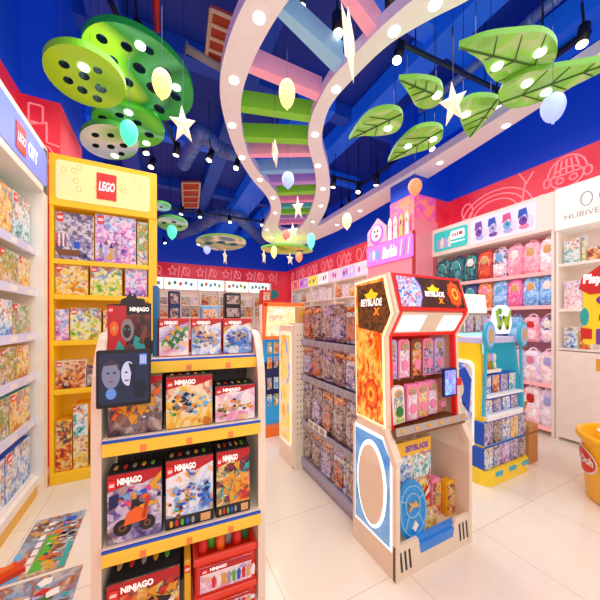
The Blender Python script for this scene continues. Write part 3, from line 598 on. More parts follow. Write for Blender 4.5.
gshelf(1.335, 1.33); gshelf(1.04, 1.255); gshelf(.625, 1.25)
mb = MB(); mb.box(GX0, GX1, 1.23, 1.53, .16, .18, crm); mb.build('shelf', g); mb = MB(); mb.box(GX0, GX1, 1.27, 1.53, 0, .16, crm); mb.build('plinth', g)

rb = mat('box banner red', '#b3161b', .3, emit=.08)
def nbox(x0, x1, z0, z1, yf, d, bg, label, pic, strip=True, top='black', grp='red bannered toy boxes on the front gondola'):
    w, h = x1-x0, z1-z0; f = Fr('-Y', (x0, yf, z0)); mb = MB(); mb.box(x0, x1, yf, yf+d, z0, z1, pm(top), .003); o = mb.build('toy_box', loc=((x0+x1)/2, yf+d/2, z0)); tag(o, label, 'toy box', grp); par = as_parent(o)
    mb = MB(); slab(mb, f, .003, w-.003, .003, h-.003, 0, .0015, A(bg, 9)); fo = mb.build('printed_front', par)
    mb = MB(); poly(mb, f, [(.003, h-.003), (w-.003, h-.003), (w-.003, h*.90), (w*.62, h*.80), (w*.45, h*.84), (.003, h*.75)], .0015, .003, rb); mb.build('banner', par)
    mb = MB(); lego_logo(mb, f, w*.04, h*.79, w*.11, h*.12, .006); mb.build('logo', par)
    mb = MB(); text(mb, f, 'NINJAGO', w*.19, w*.62, h*.81, h*.93, .005, glow('white print', '#fff8ee', .5), .045, 0); mb.build('lettering', par)
    if strip:
        mb = MB(); slab(mb, f, .003, w-.003, .003, h*.17, .0015, .003, blk)
        for i in range(5): poly(mb, f, oval(w*(.12+i*.11), h*.085, w*.035, h*.05, 8), .003, .0045, pm(['gold', 'red', 'green', 'blue', 'grey'][i]))
        slab(mb, f, w*.72, w*.93, h*.03, h*.14, .003, .0045, pm('tan')); mb.build('figure_strip', par)
    if top == 'black':
        mb = MB()
        for i in range(5): x = x0+w*(.12+.17*i); mb.ell((x, yf+d*.5, z1+.0005), w*.045, d*.22, .001, pm(['tan', 'red', 'grey', 'gold', 'green'][i]), 1, 8, 4)
        mb.build('lid_print', par)
    mb = MB(); pic(mb, f, w, h); mb.build('printed_picture', par); return par
W = lambda *c: pm(c[0])
def shards(mb, f, w, h, cx, cy, rx, ry, n, cols, w0, sz=.07):
    for i in range(n):
        a = R.uniform(0, 6.28); q = R.random()**.6; x = cx+rx*q*math.cos(a); y = cy+ry*q*math.sin(a); k = R.choice((3, 4, 4, 5)); r0 = sz*R.uniform(.4, 1.1); a0 = R.uniform(0, 6.28); st = R.uniform(.4, 1)
        poly(mb, f, [(w*min(.97, max(.03, x+r0*math.cos(a0+6.28*j/k))), h*min(.97, max(.03, y+r0*st*math.sin(a0+6.28*j/k)*w/h))) for j in range(k)], w0, w0+.0012+.0004*(i % 4), pm(cols[i % len(cols)]))
def pic_bike(mb, f, w, h):
    shards(mb, f, w, h, .6, .6, .38, .22, 26, ['blue', 'purple', 'orange', 'light blue', 'navy', 'gold', 'hot pink'], .003, .08)
    for cu, r in ((.28, .13), (.72, .12)):
        for k, (rr, c) in enumerate(((r*1.25, 'black'), (r*.55, 'brown'), (r*.3, 'black'))): poly(mb, f, oval(w*cu, h*.22, w*rr, w*rr, 18), .004+k*.001, .005+k*.001, pm(c))
    for q, c in (([(.3, .25), (.7, .28), (.75, .42), (.5, .5), (.35, .4)], 'orange'), ([(.42, .45), (.6, .5), (.55, .62), (.45, .6)], 'black'), ([(.55, .42), (.85, .48), (.8, .54), (.58, .5)], 'gold'), ([(.45, .6), (.53, .6), (.52, .7), (.46, .7)], 'gold'), ([(.6, .3), (.68, .3), (.78, .62), (.7, .6)], 'red'), ([(.05, .5), (.2, .55), (.22, .72), (.05, .7)], 'navy'), ([(.8, .7), (.98, .85), (.98, .95), (.75, .78)], 'gold')):
        poly(mb, f, [(w*a, h*b) for a, b in q], .006, .0085, pm(c))
def pic_mech(c1, c2, wings=True):
    def pic(mb, f, w, h):
        shards(mb, f, w, h, .5, .45, .42, .24, 34, [c1, c2, 'grey', c1, 'white', 'gold', c2, 'navy', 'orange'], .003, .075); shards(mb, f, w, h, .2, .3, .15, .14, 10, ['green', 'brown', 'dark green', 'tan'], .003, .06)
        if h > .15: shards(mb, f, w, h, .52, .5, .2, .16, 22, [c1, c1, c2, 'black', 'gold'], .0062, .05); return
        Q = [([(.42, .4), (.62, .42), (.66, .62), (.4, .62)], c1), ([(.46, .62), (.58, .62), (.57, .72), (.48, .72)], c2), ([(.36, .58), (.42, .6), (.3, .4), (.22, .42)], c1), ([(.62, .6), (.7, .6), (.82, .45), (.74, .4)], c1), ([(.44, .4), (.5, .4), (.42, .2), (.34, .2)], c2), ([(.54, .4), (.61, .4), (.7, .2), (.62, .2)], c1), ([(.48, .46), (.56, .46), (.54, .56), (.49, .56)], 'gold')]
        if wings: Q += [([(.62, .62), (.95, .75), (.85, .6), (.97, .55), (.7, .52)], c2), ([(.4, .6), (.15, .75), (.22, .6), (.1, .55), (.36, .5)], c2)]
        for q, c in Q: poly(mb, f, [(w*a, h*b) for a, b in q], .004, .006, pm(c))
        poly(mb, f, [(w*.05, h*.2), (w*.3, h*.2), (w*.24, h*.34), (w*.1, h*.32)], .004, .006, pm('dark green'))
    return pic
def pic_dragon(c1, c2):
    def pic(mb, f, w, h):
        shards(mb, f, w, h, .5, .45, .42, .25, 30, [c1, c2, 'gold', 'orange', 'red', 'brown', 'white'], .003, .07)
        pts = [(w*(.12+.75*i/14), h*(.3+.45*i/14+.09*math.sin(i*.9))) for i in range(15)]
        stroke(mb, f, pts, w*.07, .0045, .006, pm(c1)); stroke(mb, f, [(a, b-h*.03) for a, b in pts[2:10]], w*.05, .006, .008, pm(c2))
        for i in (4, 7, 10): a, b = pts[i]; poly(mb, f, [(a, b), (a+w*.22, b-h*.06), (a+w*.1, b-h*.22)], .0045, .0065, pm(c2)); poly(mb, f, [(a, b), (a-w*.16, b+h*.12), (a+w*.02, b+h*.16)], .0045, .0065, pm('gold'))
        poly(mb, f, [(w*.8, h*.72), (w*.97, h*.8), (w*.93, h*.66)], .006, .008, pm(c1))
    return pic
nbox(-.187, .008, .626, .900, 1.265, .1, 'violet and grey', 'toy box with an orange motorbike picture, left end of the third gondola shelf', pic_bike, False)
nbox(.018, .210, .626, .915, 1.265, .1, 'blue and white', 'tall toy box with a blue robot picture, middle of the third gondola shelf', pic_mech('blue', 'light blue'))
nbox(.220, .372, .626, .918, 1.265, .12, 'red and gold', 'toy box with a teal and gold dragon, right end of the third gondola shelf', pic_dragon('teal', 'gold'))
nbox(-.187, .008, 1.041, 1.275, 1.275, .1, 'dark brown and grey', 'dark toy box with an orange fire picture, partly behind the tablet screen', pic_dragon('orange', 'gold'), False)
nbox(.018, .208, 1.041, 1.262, 1.275, .1, 'orange and yellow', 'toy box with a dark blue winged robot, middle of the second gondola shelf', pic_mech('navy', 'light blue'), False)
nbox(.216, .398, 1.041, 1.205, 1.275, .12, 'light pink and cream', 'low wide toy box with white and gold robots, right end of the second gondola shelf', pic_mech('gold', 'white', False), False)
for a, b, bg, l, p in ((-.014, .112, 'light pink and cream', 'toy box with a green vehicle on cream, leftmost of the three on the gondola top', pic_dragon('green', 'dark green')), (.120, .256, 'blue and white', 'blue jet picture toy box in the middle of the three on the gondola top', pic_mech('blue', 'grey')), (.264, .404, 'blue and white', 'blue jet picture toy box, rightmost of the three on the gondola top', pic_mech('blue', 'grey'))):
    nbox(a, b, 1.336, 1.508, 1.37, .08, bg, l, p, False, 'red')
nbox(-.192, .075, .181, .462, 1.28, .2, 'red and gold', 'large toy box with golden dragon picture on the lowest gondola shelf', pic_dragon('gold', 'black'), False)
mb = MB(); mb.box(.09, .118, 1.3, 1.5, .181, .45, pm('yellow'), .003); o = mb.build('toy_box', loc=(.1, 1.4, .181)); tag(o, 'slim yellow toy box standing between the large box and the red crate', 'toy box'); pr = as_parent(o); mb = MB(); lego_logo(mb, Fr('-Y', (.092, 1.3, .40)), 0, 0, .022, .03, .004); mb.build('logo', pr)
# red crates
def crate(z0, z1, label, contents):
    t = thing('toy_crate', label, 'crate', (.27, 1.4, z0)); rc = mat('red crate plastic', '#e23a20', .35, emit=.06); a, b, yf, yb = .135, .40, 1.285, 1.48
    mb = MB(); 
    for q in ((a, b, yf, yf+.012), (a, b, yb-.012, yb), (a, a+.012, yf, yb), (b-.012, b, yf, yb)): mb.box(*q, z0, z1, rc, .003)
    mb.box(a, b, yf, yb, z0, z0+.01, rc); mb.box(a-.008, b+.008, yf-.008, yf+.006, z1-.03, z1, rc, .004); mb.box(a-.008, a+.01, yf, yb, z1-.03, z1, rc, .004); mb.box(b-.01, b+.008, yf, yb, z1-.03, z1, rc, .004); mb.build('bin', t)
    f = Fr('-Y', (a+.02, yf-.008, z0+.02)); w = b-a-.04; h = z1-z0-.06; mb = MB(); slab(mb, f, 0, w, 0, h, 0, .003, A('light pink and cream', 12)); mb.build('label_panel', t)
    mb = MB(); slab(mb, f, 0, w, h*.74, h, .003, .005, rb); lego_logo(mb, f, w*.03, h*.78, w*.1, h*.18, .008); text(mb, f, 'NINJAGO', w*.18, w*.5, h*.79, h*.95, .007, glow('white print', '#fff8ee', .5), .045); mb.build('lettering', t)
    mb = MB()
    for i in range(9): x = .05+i*.022; poly(mb, f, [(x, h*.12), (x+.013, h*.12), (x+.016, h*.45), (x+.008, h*.6), (x-.002, h*.45)], .004, .006, pm(['red', 'white', 'gold', 'grey', 'green', 'blue', 'red', 'tan', 'white'][i]))
    mb.build('printed_picture', t)
    if contents:
        for i in range(6): x = a+.035+i*.038; mb = MB(); mb.ell((x, yf+.05+.03*(i % 2), z1+.02), .022, .035, .042, pm(['red', 'green', 'orange', 'grey', 'red', 'dark green'][i]), .7, 10, 6); o = mb.build('toy_packet', loc=(x, yf+.06, z1-.03)); tag(o, '%s toy packet in the red crate, %s from the left' % (['red', 'green', 'orange', 'grey', 'red', 'dark green'][i], ORD[i]), 'toy packet', 'packets in the red crate')
crate(.285, .455, 'red plastic crate with a pale picture label, upper one on the lowest gondola shelf', True); crate(.181, .283, 'red plastic crate under the upper crate, at the bottom edge of the photo', False)
# tablet
t = thing('tablet_screen', 'black framed tablet playing a video of pale faces, fixed to the gondola front', 'screen', (-.117, 1.21, 1.18))
f = Fr('-Y', (-.203, 1.215, 1.183)); w, h = .172, .208; mb = MB(); poly(mb, f, rrect(0, w, 0, h, .008), -.012, 0, blk); mb.build('bezel', t)
scr = mat('dim blue screen', '#222840', .2, emit=.5); mb = MB(); slab(mb, f, .009, w-.009, .014, h-.012, 0, .001, scr); sc_ = mb.build('display', t); sp = as_parent(sc_)
pf = mat('screen face pale', '#6a6f86', .4, emit=.6); pf2 = mat('screen face light', '#a4acc4', .4, emit=.7); pd = mat('screen dark', '#161a2c', .4, emit=.3); pb_ = mat('screen blue', '#4f78b8', .4, emit=.7)
mb = MB()
poly(mb, f, oval(.045, .12, .028, .052), .001, .002, pf); poly(mb, f, oval(.098, .12, .022, .045), .001, .002, pf2)
poly(mb, f, [(.02, .155), (.045, .18), (.073, .155), (.07, .13), (.062, .155), (.028, .152)], .002, .003, mat('screen hair', '#3a2a3c', .5, emit=.4)); poly(mb, f, [(.098, .16), (.12, .15), (.12, .08), (.102, .075), (.108, .12)], .002, .003, pd)
for cu in (.036, .055, .092): poly(mb, f, oval(cu, .125, .005, .003, 8), .003, .004, pd)
for cu in (.045, .094): poly(mb, f, oval(cu, .095, .008, .003, 8), .003, .004, mat('screen lips', '#7a4a5c', .5, emit=.4))
poly(mb, f, oval(.045, .05, .016, .02), .001, .002, pb_); poly(mb, f, oval(.137, .06, .022, .035), .001, .002, pd); slab(mb, f, .134, .158, .15, .19, .001, .002, pb_)
for i in range(3): slab(mb, f, .137+i*.007, .141+i*.007, .155, .185, .002, .003, pf2)
mb.build('picture', sp)
mb = MB(); mb.box(-.2, -.1, 1.225, 1.24, 1.25, 1.33, crm); mb.box(-.205, -.19, 1.225, 1.27, 1.22, 1.36, crm); mb.build('bracket', t)
# standee
t = thing('cardboard_standee', 'dark red standee with hooded figure in teal, standing on the gondola top above the tablet', 'standee', (-.118, 1.34, 1.336))
f = Fr('-Y', (-.198, 1.335, 1.336)); w = .158; h = .235
mb = MB(); poly(mb, f, [(0, 0), (w, 0), (w, h), (w*.86, h*1.0), (w*.84, h*1.08), (w*.66, h*1.09), (w*.62, h*1.18), (w*.56, h*1.12), (w*.5, h*1.2), (w*.42, h*1.1), (w*.3, h*1.06), (w*.28, h*.98), (0, h*.97)], -.006, 0, blk); mb.build('board', t)
mb = MB(); slab(mb, f, .002, w*.42, .002, h*.95, 0, .0012, mat('poster red', '#b5202a', .4, emit=.1)); slab(mb, f, w*.42, w-.002, .002, h*.8, 0, .0012, art('dark red poster', ['#2a1216', '#5c1d20', '#1d1a20', '#8a2a22', '#40302c'], 12, .08)); mb.build('printed_background', t)
mb = MB(); poly(mb, f, [(w*.1, 0), (w*.25, h*.35), (w*.38, h*.2), (w*.55, h*.2), (w*.62, h*.42), (w*.8, h*.35), (w*.95, 0)], .0012, .003, pm('teal')); poly(mb, f, [(w*.38, 0), (w*.38, h*.22), (w*.5, h*.3), (w*.62, h*.22), (w*.62, 0)], .003, .0045, mat('poster maroon', '#5c3a3c', .5)); poly(mb, f, oval(w*.45, h*.52, w*.15, h*.2), .003, .0045, mat('poster grey', '#8d8d90', .5)); poly(mb, f, oval(w*.44, h*.5, w*.09, h*.12), .0045, .006, mat('poster face', '#3a2a2c', .5)); poly(mb, f, oval(w*.15, h*.55, w*.1, h*.13), .0012, .003, pm('orange')); poly(mb, f, starp(w*.15, h*.55, w*.07, h*.09, 4), .003, .004, pm('tan'))
for cu in (.4, .49): poly(mb, f, oval(w*cu, h*.53, w*.02, h*.018, 8), .006, .007, pm('teal'))
poly(mb, f, [(w*.7, h*.3), (w*.85, h*.6), (w*.92, h*.55), (w*.8, h*.25)], .0012, .003, pm('brown')); mb.build('printed_figure', t)
mb = MB(); text(mb, f, 'NINJAGO', w*.5, w*.95, h*.83, h*.93, .002, glow('white print', '#fff8ee', .5), .045); lego_logo(mb, f, w*.03, h*.82, w*.1, h*.1, .004); mb.build('lettering', t)
mb = MB(); mb.box(-.04, -.018, 1.40, 1.50, 1.336, 1.655, mat('teal board', '#226fa0', .5), .002); o = mb.build('upright_board', loc=(-.03, 1.45, 1.336)); tag(o, 'narrow teal blue upright board right behind the dark standee', 'board')

# the whole gondola stands slightly askew to the room grid
ang_g = math.radians(-3.9); pv = Vector((.41, 1.26, 0)); rg = Matrix.Rotation(ang_g, 3, 'Z')
for o in bpy.data.objects:
    if o not in BEFORE and o.parent is None and not o.name.startswith('tablet'):
        o.location = rg @ (o.location-pv)+pv; o.rotation_euler = (0, 0, ang_g)
# floor mats
MC = ['#8a6a5c', '#c9b8a0', '#d0553a', '#e0a13a', '#6fb33a', '#4f8fc8', '#e8ddd0']
def mat_rug(x0, x1, y0, y1, label, n):
    t = thing('floor_sticker', label, 'floor sticker', ((x0+x1)/2, (y0+y1)/2, 0)); mb = MB(); mb.box(x0, x1, y0, y1, .001, .004, art('floor print %d' % n, ['#9a7a68', '#c8a890', '#d8ccc0', '#8ab0d0', '#b05a3a', '#e0c8a8'], 7, .03)); mb.build('sheet', t)
    mb = MB(); F2 = FrT((x0, y0, .004), (1, 0, 0), (0, 1, 0)); w, h = x1-x0, y1-y0
    if n == 0:
        poly(mb, F2, [(w*.4, h*.05), (w*.6, h*.05), (w*.62, h*.6), (w*.42, h*.6)], 0, .001, pm('green'))
        shards(mb, F2, w, h, .72, .45, .22, .4, 60, ['tan', 'gold', 'orange', 'brown', 'grey', 'teal', 'white', 'navy'], .0012, .10); shards(mb, F2, w, h, .3, .8, .25, .15, 24, ['brown', 'grey', 'tan', 'white'], .0012, .1)
        poly(mb, F2, [(0, 0), (w*.28, 0), (w*.1, h*.4), (0, h*.42)], 0, .001, pm('light blue')); poly(mb, F2, [(w*.6, h*.75), (w*.85, h*.7), (w*.85, h*.9), (w*.65, h*.92)], .001, .002, pm('blue'))
        for i in range(5): poly(mb, F2, [(w*.28, h*(.08+i*.12)), (w*.38, h*(.08+i*.12)), (w*.38, h*(.17+i*.12)), (w*.28, h*(.17+i*.12))], 0, .0012, pm('white'))
        poly(mb, F2, oval(w*.3, h*.82, w*.2, h*.08, 12), 0, .0012, pm('brown')); poly(mb, F2, [(w*.88, h*.02), (w*.98, h*.02), (w*.98, h*.4), (w*.88, h*.4)], 0, .001, pm('teal'))
    else:
        shards(mb, F2, w, h, .55, .5, .42, .46, 110, ['teal', 'brown', 'grey', 'white', 'tan', 'dark green', 'lavender', 'red'], .0008, .1)
    mb.build('printed_picture', t)
mat_rug(-.82, -.52, 2.17, 2.75, 'colourful printed floor sticker with a green strip, on the tiles between shelving and gondola', 0)
mat_rug(-.80, -.42, 1.35, 2.14, 'nearer teal and brown printed floor sticker at the lower left edge', 1)
mb = MB(); f2 = [(-.90+.42*(x+.85), 2.25+.42*(y-1.95)) for x, y in [(-.98, 1.83), (-.92, 2.02), (-.80, 2.0), (-.66, 2.14), (-.68, 1.98), (-.60, 1.94), (-.74, 1.86), (-.9, 1.78)]]
mb = MB(); mb.prism([(x+.08, y-.02, .0065) for x, y in f2], (0, 0, .03), mat('flame red plush', '#e0401c', .5)); mb.prism([(-.82+(x+.90)*.6, 2.23+(y-2.25)*.6, .0365) for x, y in f2], (0, 0, .02), pm('orange')); o = mb.build('foam_flame', loc=(-.82, 2.23, .006)); tag(o, 'red and orange flame shaped foam piece on the floor at the left edge', 'foam piece')

# ================================================================== MID DISPLAY (orange header)
Y5 = 3.45; X5 = 1.215
t = thing('peg_display', 'narrow blue pegboard display with orange framed header in the middle aisle', 'display stand', (1.5, Y5+.15, 0)); org = mat('orange display paint', '#ee6f24', .4, emit=.15); sky = mat('sky blue panel', '#2aa0e0', .4, emit=.25)
mb = MB(); mb.box(X5, 1.85, Y5+.05, Y5+.1, .12, 1.4, sky); mb.build('back_panel', t)
mb = MB(); mb.box(X5, 1.85, Y5+.046, Y5+.05, .5, .95, pm('navy')); mb.build('dark_band', t)
mb = MB(); mb.box(X5-.04, 1.85, Y5-.05, Y5+.2, 0, .13, org, .004); mb.build('base', t)
mb = MB(); f = Fr('-Y', (X5, Y5, 0)); poly(mb, f, [(-.045, 1.25), (-.01, 1.25), (.02, 1.72), (-.03, 1.72)], 0, .03, org); slab(mb, f, -.03, .55, 1.68, 1.73, 0, .03, org); slab(mb, f, -.02, .55, 1.25, 1.29, 0, .03, org); slab(mb, f, .5, .55, 1.25, 1.7, 0, .03, org); mb.build('header_frame', t)
mb = MB(); slab(mb, f, .0, .52, 1.27, 1.7, -.01, .01, art('pale fruit print', ['#8ab8e8', '#dff0fa', '#f8c87a', '#f6e8c8', '#f0a05a', '#c8d8f0'], 6, .5, .4, .1)); mb.build('header_picture', t)
mb = MB(); mb.prism([(X5-.05, Y5-.02, 0), (X5-.05, Y5+.1, 0), (X5-.05, Y5+.1, 1.7), (X5-.05, Y5+.04, 1.7)], (.02, 0, 0), pm('white')); mb.build('side_panel', t)
i = 0
for zi, z in enumerate((1.06, .87, .60, .38)):
    for k in range(4):
        x = X5+.03+k*.09; f = Fr('-Y', (x, Y5+.0, z)); mb = MB(); slab(mb, f, 0, .06, 0, .15, -.02, 0, A(['mixed colourful', 'orange and yellow', 'violet and grey', 'blue and white'][(zi+k) % 4], 22)); mb.box(x+.025, x+.033, Y5, Y5+.05, z+.13, z+.138, pm('grey'))
        mb.ell((x+.03, Y5-.02, z+.06), .02, .018, .035, pm(['white', 'orange', 'tan', 'light blue'][(zi+k) % 4]), .7, 10, 6)
        o = mb.build('hanging_toy_pack', loc=(x, Y5, z)); tag(o, 'small hanging toy pack, %s from left, %s row of blue pegboard' % (ORD[k], ORD[zi]), 'toy pack', 'small packs on the blue pegboard display')

# ================================================================== MIDDLE GONDOLA with lit end
t = thing('pegboard_gondola', 'grey pegboard gondola packed with blister toys, standing behind the red framed stand', 'shelving', (1.5, 2.0, 0)); gm = mat('grey lilac steel', '#a9a4bc', .4); XG = 1.31; ya, yb = 1.64, 2.53
mb = MB(); mb.box(XG+.12, XG+.15, ya, yb, .05, 1.62, mat('dark peg panel', '#3c3944', .6)); mb.build('back_panel', t)
for z in (1.30, .95, .50): mb = MB(); mb.box(XG-.03, XG+.12, ya, yb, z-.03, z-.01, gm); mb.box(XG-.04, XG-.03, ya, yb, z-.045, z+.01, gm); s = mb.build('shelf', t); mb = MB(); [mb.box(XG-.043, XG-.04, ya+.03+q*.13, ya+.12+q*.13, z-.038, z, pm('grey')) for q in range(6)]; mb.build('price_tag', as_parent(s))
mb = MB(); mb.box(XG-.04, XG+.12, ya, yb, .06, .13, gm); mb.build('plinth', t)
mb = MB(); mb.box(XG-.02, XG+.15, ya, yb, 0, .06, gm); mb.build('kick_board', t)
wp = mat('white pegboard', '#efe2cc', .4, emit=.06); mb = MB(); mb.box(1.20, XG+.15, yb, yb+.03, 0, 1.47, wp); s = mb.build('end_board', t)
mb = MB(); [mb.box(1.225+i*.035, 1.233+i*.035, yb-.002, yb, .35+j*.055, .365+j*.055, pm('brown')) for i in range(3) for j in range(19)]; mb.build('peg_hole', as_parent(s))
rws = [(1.32, .31, 5), (.97, .28, 5), (.52, .38, 5), (.135, .325, 5)]; kk = ['brown and orange', 'dark brown and grey', 'violet and grey', 'dark brown and grey', 'blue and white']
for ri, (z, h, n) in enumerate(rws):
    for k in range(n):
        wd = (yb-ya)/n-.02; y = yb-.015-k*(yb-ya)/n; f = Fr('-X', (XG-.01, y, z)); m = A(kk[min(4, (k+ (1 if ri > 1 else 0)))] if ri != 2 else kk[(k*2+1) % 4], 16)
        mb = MB(); slab(mb, f, 0, wd, 0, h, -.06, 0, m); o = mb.build('blister_pack', loc=f.P(wd/2, 0)); tag(o, 'clear fronted toy pack, %s from white board, %s row of grey gondola' % (ORD[k], ['top', 'second', 'third', 'bottom'][ri]), 'toy pack', 'toy packs on the grey gondola'); pr = as_parent(o)
        mb = MB(); poly(mb, f, rrect(wd*.12, wd*.88, h*.08, h*.66, .02, 3), 0, .02, A(['brown and orange', 'dark brown and grey', 'dark brown and grey', 'violet and grey'][(k+ri*3) % 4], 24)); mb.build('bubble', pr); mb = MB(); slab(mb, f, wd*.05, wd*.95, h*.78, h*.92, 0, .003, A(['red and gold', 'orange and brown', 'violet and grey', 'dark brown and grey'][(k+ri) % 4], 20)); mb.build('header_card', pr)
mb = MB(); f = Fr('-X', (XG-.045, 2.36, .50)); slab(mb, f, 0, .32, 0, .06, 0, .006, pm('white')); [slab(mb, f, .02+i*.1, .09+i*.1, .01, .05, .006, .008, pm('grey')) for i in range(3)]; o = mb.build('sign_strip', loc=f.o); tag(o, 'white printed sign strip on a shelf edge of the grey gondola', 'sign')
# lit end cap
t = thing('light_box_panel', 'white edged light box with orange and yellow picture at the gondola end', 'light box', (1.25, 2.7, 0)); f = Fr('-X', (1.195, 2.93, 0))
mb = MB(); poly(mb, f, rrect(0, .36, 0, 1.44, .05), -.1, 0, wp); mb.build('casing', t); mb = MB(); poly(mb, f, rrect(.03, .33, .2, 1.38, .05), 0, .005, glow('warm edge light', '#fff0d4', .45)); mb.build('light_edge', t)
mb = MB(); poly(mb, f, rrect(.06, .30, .24, 1.34, .04), .005, .009, art('warm light box print', ['#f08a3a', '#f8c03a', '#e8e04a', '#f6d8b0', '#6aa8d8', '#f09a5a'], 5, .3, .4, .1, (1, 1, .6))); mb.build('picture', t)
mb = MB(); mb.box(1.24, 1.45, 2.56, 2.62, 1.47, 1.64, pm('tan'), .01); o = mb.build('display_crate', loc=(1.3, 2.6, 1.47)); tag(o, 'small tan display box with yellow figures on top of the light box', 'display box'); pr = as_parent(o); f = Fr('-Y', (1.24, 2.56, 1.47)); mb = MB(); [poly(mb, f, oval(.05+i*.05, .09, .014, .025, 10), 0, .006, pm('yellow')) or slab(mb, f, .04+i*.05, .06+i*.05, .03, .06, 0, .006, blk) for i in range(3)]; mb.build('printed_figures', pr)
mb = MB(); mb.box(1.20, 1.50, 2.55, 2.66, 1.45, 1.468, wp); mb.build('top_ledge', {'r': bpy.data.objects['light_box_panel'], 'o': Vector((1.25, 2.7, 0))})

# ================================================================== RED STAND (spinning-top game)
t = thing('toy_stand', 'red and beige game stand with flame side panel and slanted lit header', 'display stand', (1.55, 1.4, 0))
bg = mat('beige stand board', '#e8d5ba', .38, emit=.05); redm = mat('bright red stand paint', '#e2281f', .35, emit=.12); a, b = 1.2, 1.86
low = [(1.19, 0), (1.19, .70), (1.27, .84), (1.52, .86), (1.59, .78), (1.59, 0)]
for x, nm in ((a, ''), (b, '')): mb = MB(); mb.prism([(x, y, z) for y, z in low], (.03, 0, 0), bg); mb.build('lower_side_panel', t)
upr = [(1.27, .84), (1.29, 1.40), (1.205, 1.545), (1.275, 1.785), (1.59, 1.765), (1.57, .84)]
for x in (a+.012, b-.005):
    mb = MB(); mb.prism([(x, y, z) for y, z in upr], (.03, 0, 0), bg); mb.build('upper_side_panel', t)
    xi = x+.03 if x < 1.5 else x-.02; mb = MB(); mb.prism([(xi, y-.004, z) for y, z in upr[:4]]+[(xi, y+.03, z) for y, z in upr[:4][::-1]], (.02, 0, 0), redm); mb.build('red_edge', t)
# lower-left chamfer ledge
for q in (a, b): mb = MB(); mb.prism([(q-.012, 1.18, .69), (q-.012, 1.27, .85), (q-.012, 1.30, .85), (q-.012, 1.21, .66)], (.05, 0, 0), bg); mb.build('ledge', t)
# flame panel on side
f = Fr('-X', (a+.010, 0, 0))
def sp_(k): cy = 1.43; cz = 1.3; return [(-(cy+(y-cy)*k), cz+(z-cz)*(1-(1-k)*.35)) for y, z in upr]
mb = MB(); poly(mb, f, sp_(.92), 0, .004, glow('warm panel edge', '#ffe9bc', 1.0)); mb.build('light_edge', t)
flm = art('flame print', ['#8a1c0c', '#e04a10', '#f8921e', '#ffdc6a', '#e8600f', '#b82a0c'], 14, .3, .4, .15, (1, 1, .45))
mb = MB(); poly(mb, f, sp_(.84), .004, .008, flm); pn = mb.build('flame_picture', t); pp = as_parent(pn)
mb = MB(); poly(mb, f, [(-1.53, 1.45), (-1.305, 1.42), (-1.235, 1.54), (-1.30, 1.735), (-1.545, 1.725)], .008, .01, art('smoky print', ['#1c1412', '#3c2a1c', '#7a4a1c', '#2a1c18', '#55361c'], 14, .3, .4, .1)); mb.build('dark_top', pp)
def bey(mb, f, u0, u1, v0, v1, w):
    W_, H_ = u1-u0, v1-v0; poly(mb, f, [(u0+W_*.3, v0+H_*.62), (u0+W_*.7, v0+H_*.62), (u0+W_*.82, v0+H_*.8), (u0+W_*.62, v0+H_*.84), (u0+W_*.5, v0+H_*1.0), (u0+W_*.38, v0+H_*.84), (u0+W_*.18, v0+H_*.8)], w, w+.002, glow('emblem yellow', '#f2d21e', .5))
    text(mb, f, 'BEYBLADE', u0, u1, v0+H_*.34, v0+H_*.62, w+.003, glow('white print', '#fff8ee', .5), .05, .1); text(mb, f, 'X', u0+W_*.6, u0+W_*.9, v0, v0+H_*.28, w+.003, glow('orange print', '#ff8a1e', .7), .05, .1)
mb = MB(); bey(mb, f, -1.50, -1.30, 1.53, 1.70, .011); mb.build('lettering', pp)
mb = MB(); cr = (-1.40, 1.03)
for k, (r, c) in enumerate(((.1, 'orange'), (.085, 'gold'), (.075, 'red'), (.055, 'orange'), (.035, 'gold'), (.018, 'red'))): poly(mb, f, starp(cr[0], cr[1], r*1.05, r*1.5, 9, .82, k*17), .008+k*.0012, .0095+k*.0012, mat('spinner '+c, {'orange': '#f26a1c', 'gold': '#f8b03a', 'red': '#c83a12'}[c], .4, emit=.4))
mb.build('spinner_emblem', pp)
# lower side: blue glow oval
mb = MB(); poly(mb, f, [(-1.56, .16), (-1.22, .16), (-1.22, .70), (-1.29, .80), (-1.56, .80)], .010, .016, glow('cool panel edge', '#dff0ff', .7)); mb.build('lower_light_edge', t)
mb = MB(); poly(mb, f, [(-1.548, .18), (-1.232, .18), (-1.232, .69), (-1.295, .78), (-1.548, .78)], .016, .020, art('blue gradient panel', ['#2a7fdc', '#4f9fe8', '#8cc4f2', '#3288e0'], 3, .2, .4, 0)); mb.build('blue_panel', t)
mb = MB(); poly(mb, f, oval(-1.39, .475, .135, .27, 40), .020, .023, glow('oval glow edge', '#f4faff', 1.1)); mb.build('oval_light', t)
mb = MB(); poly(mb, f, oval(-1.392, .47, .118, .245, 40), .023, .027, bg); mb.build('oval_board', t)
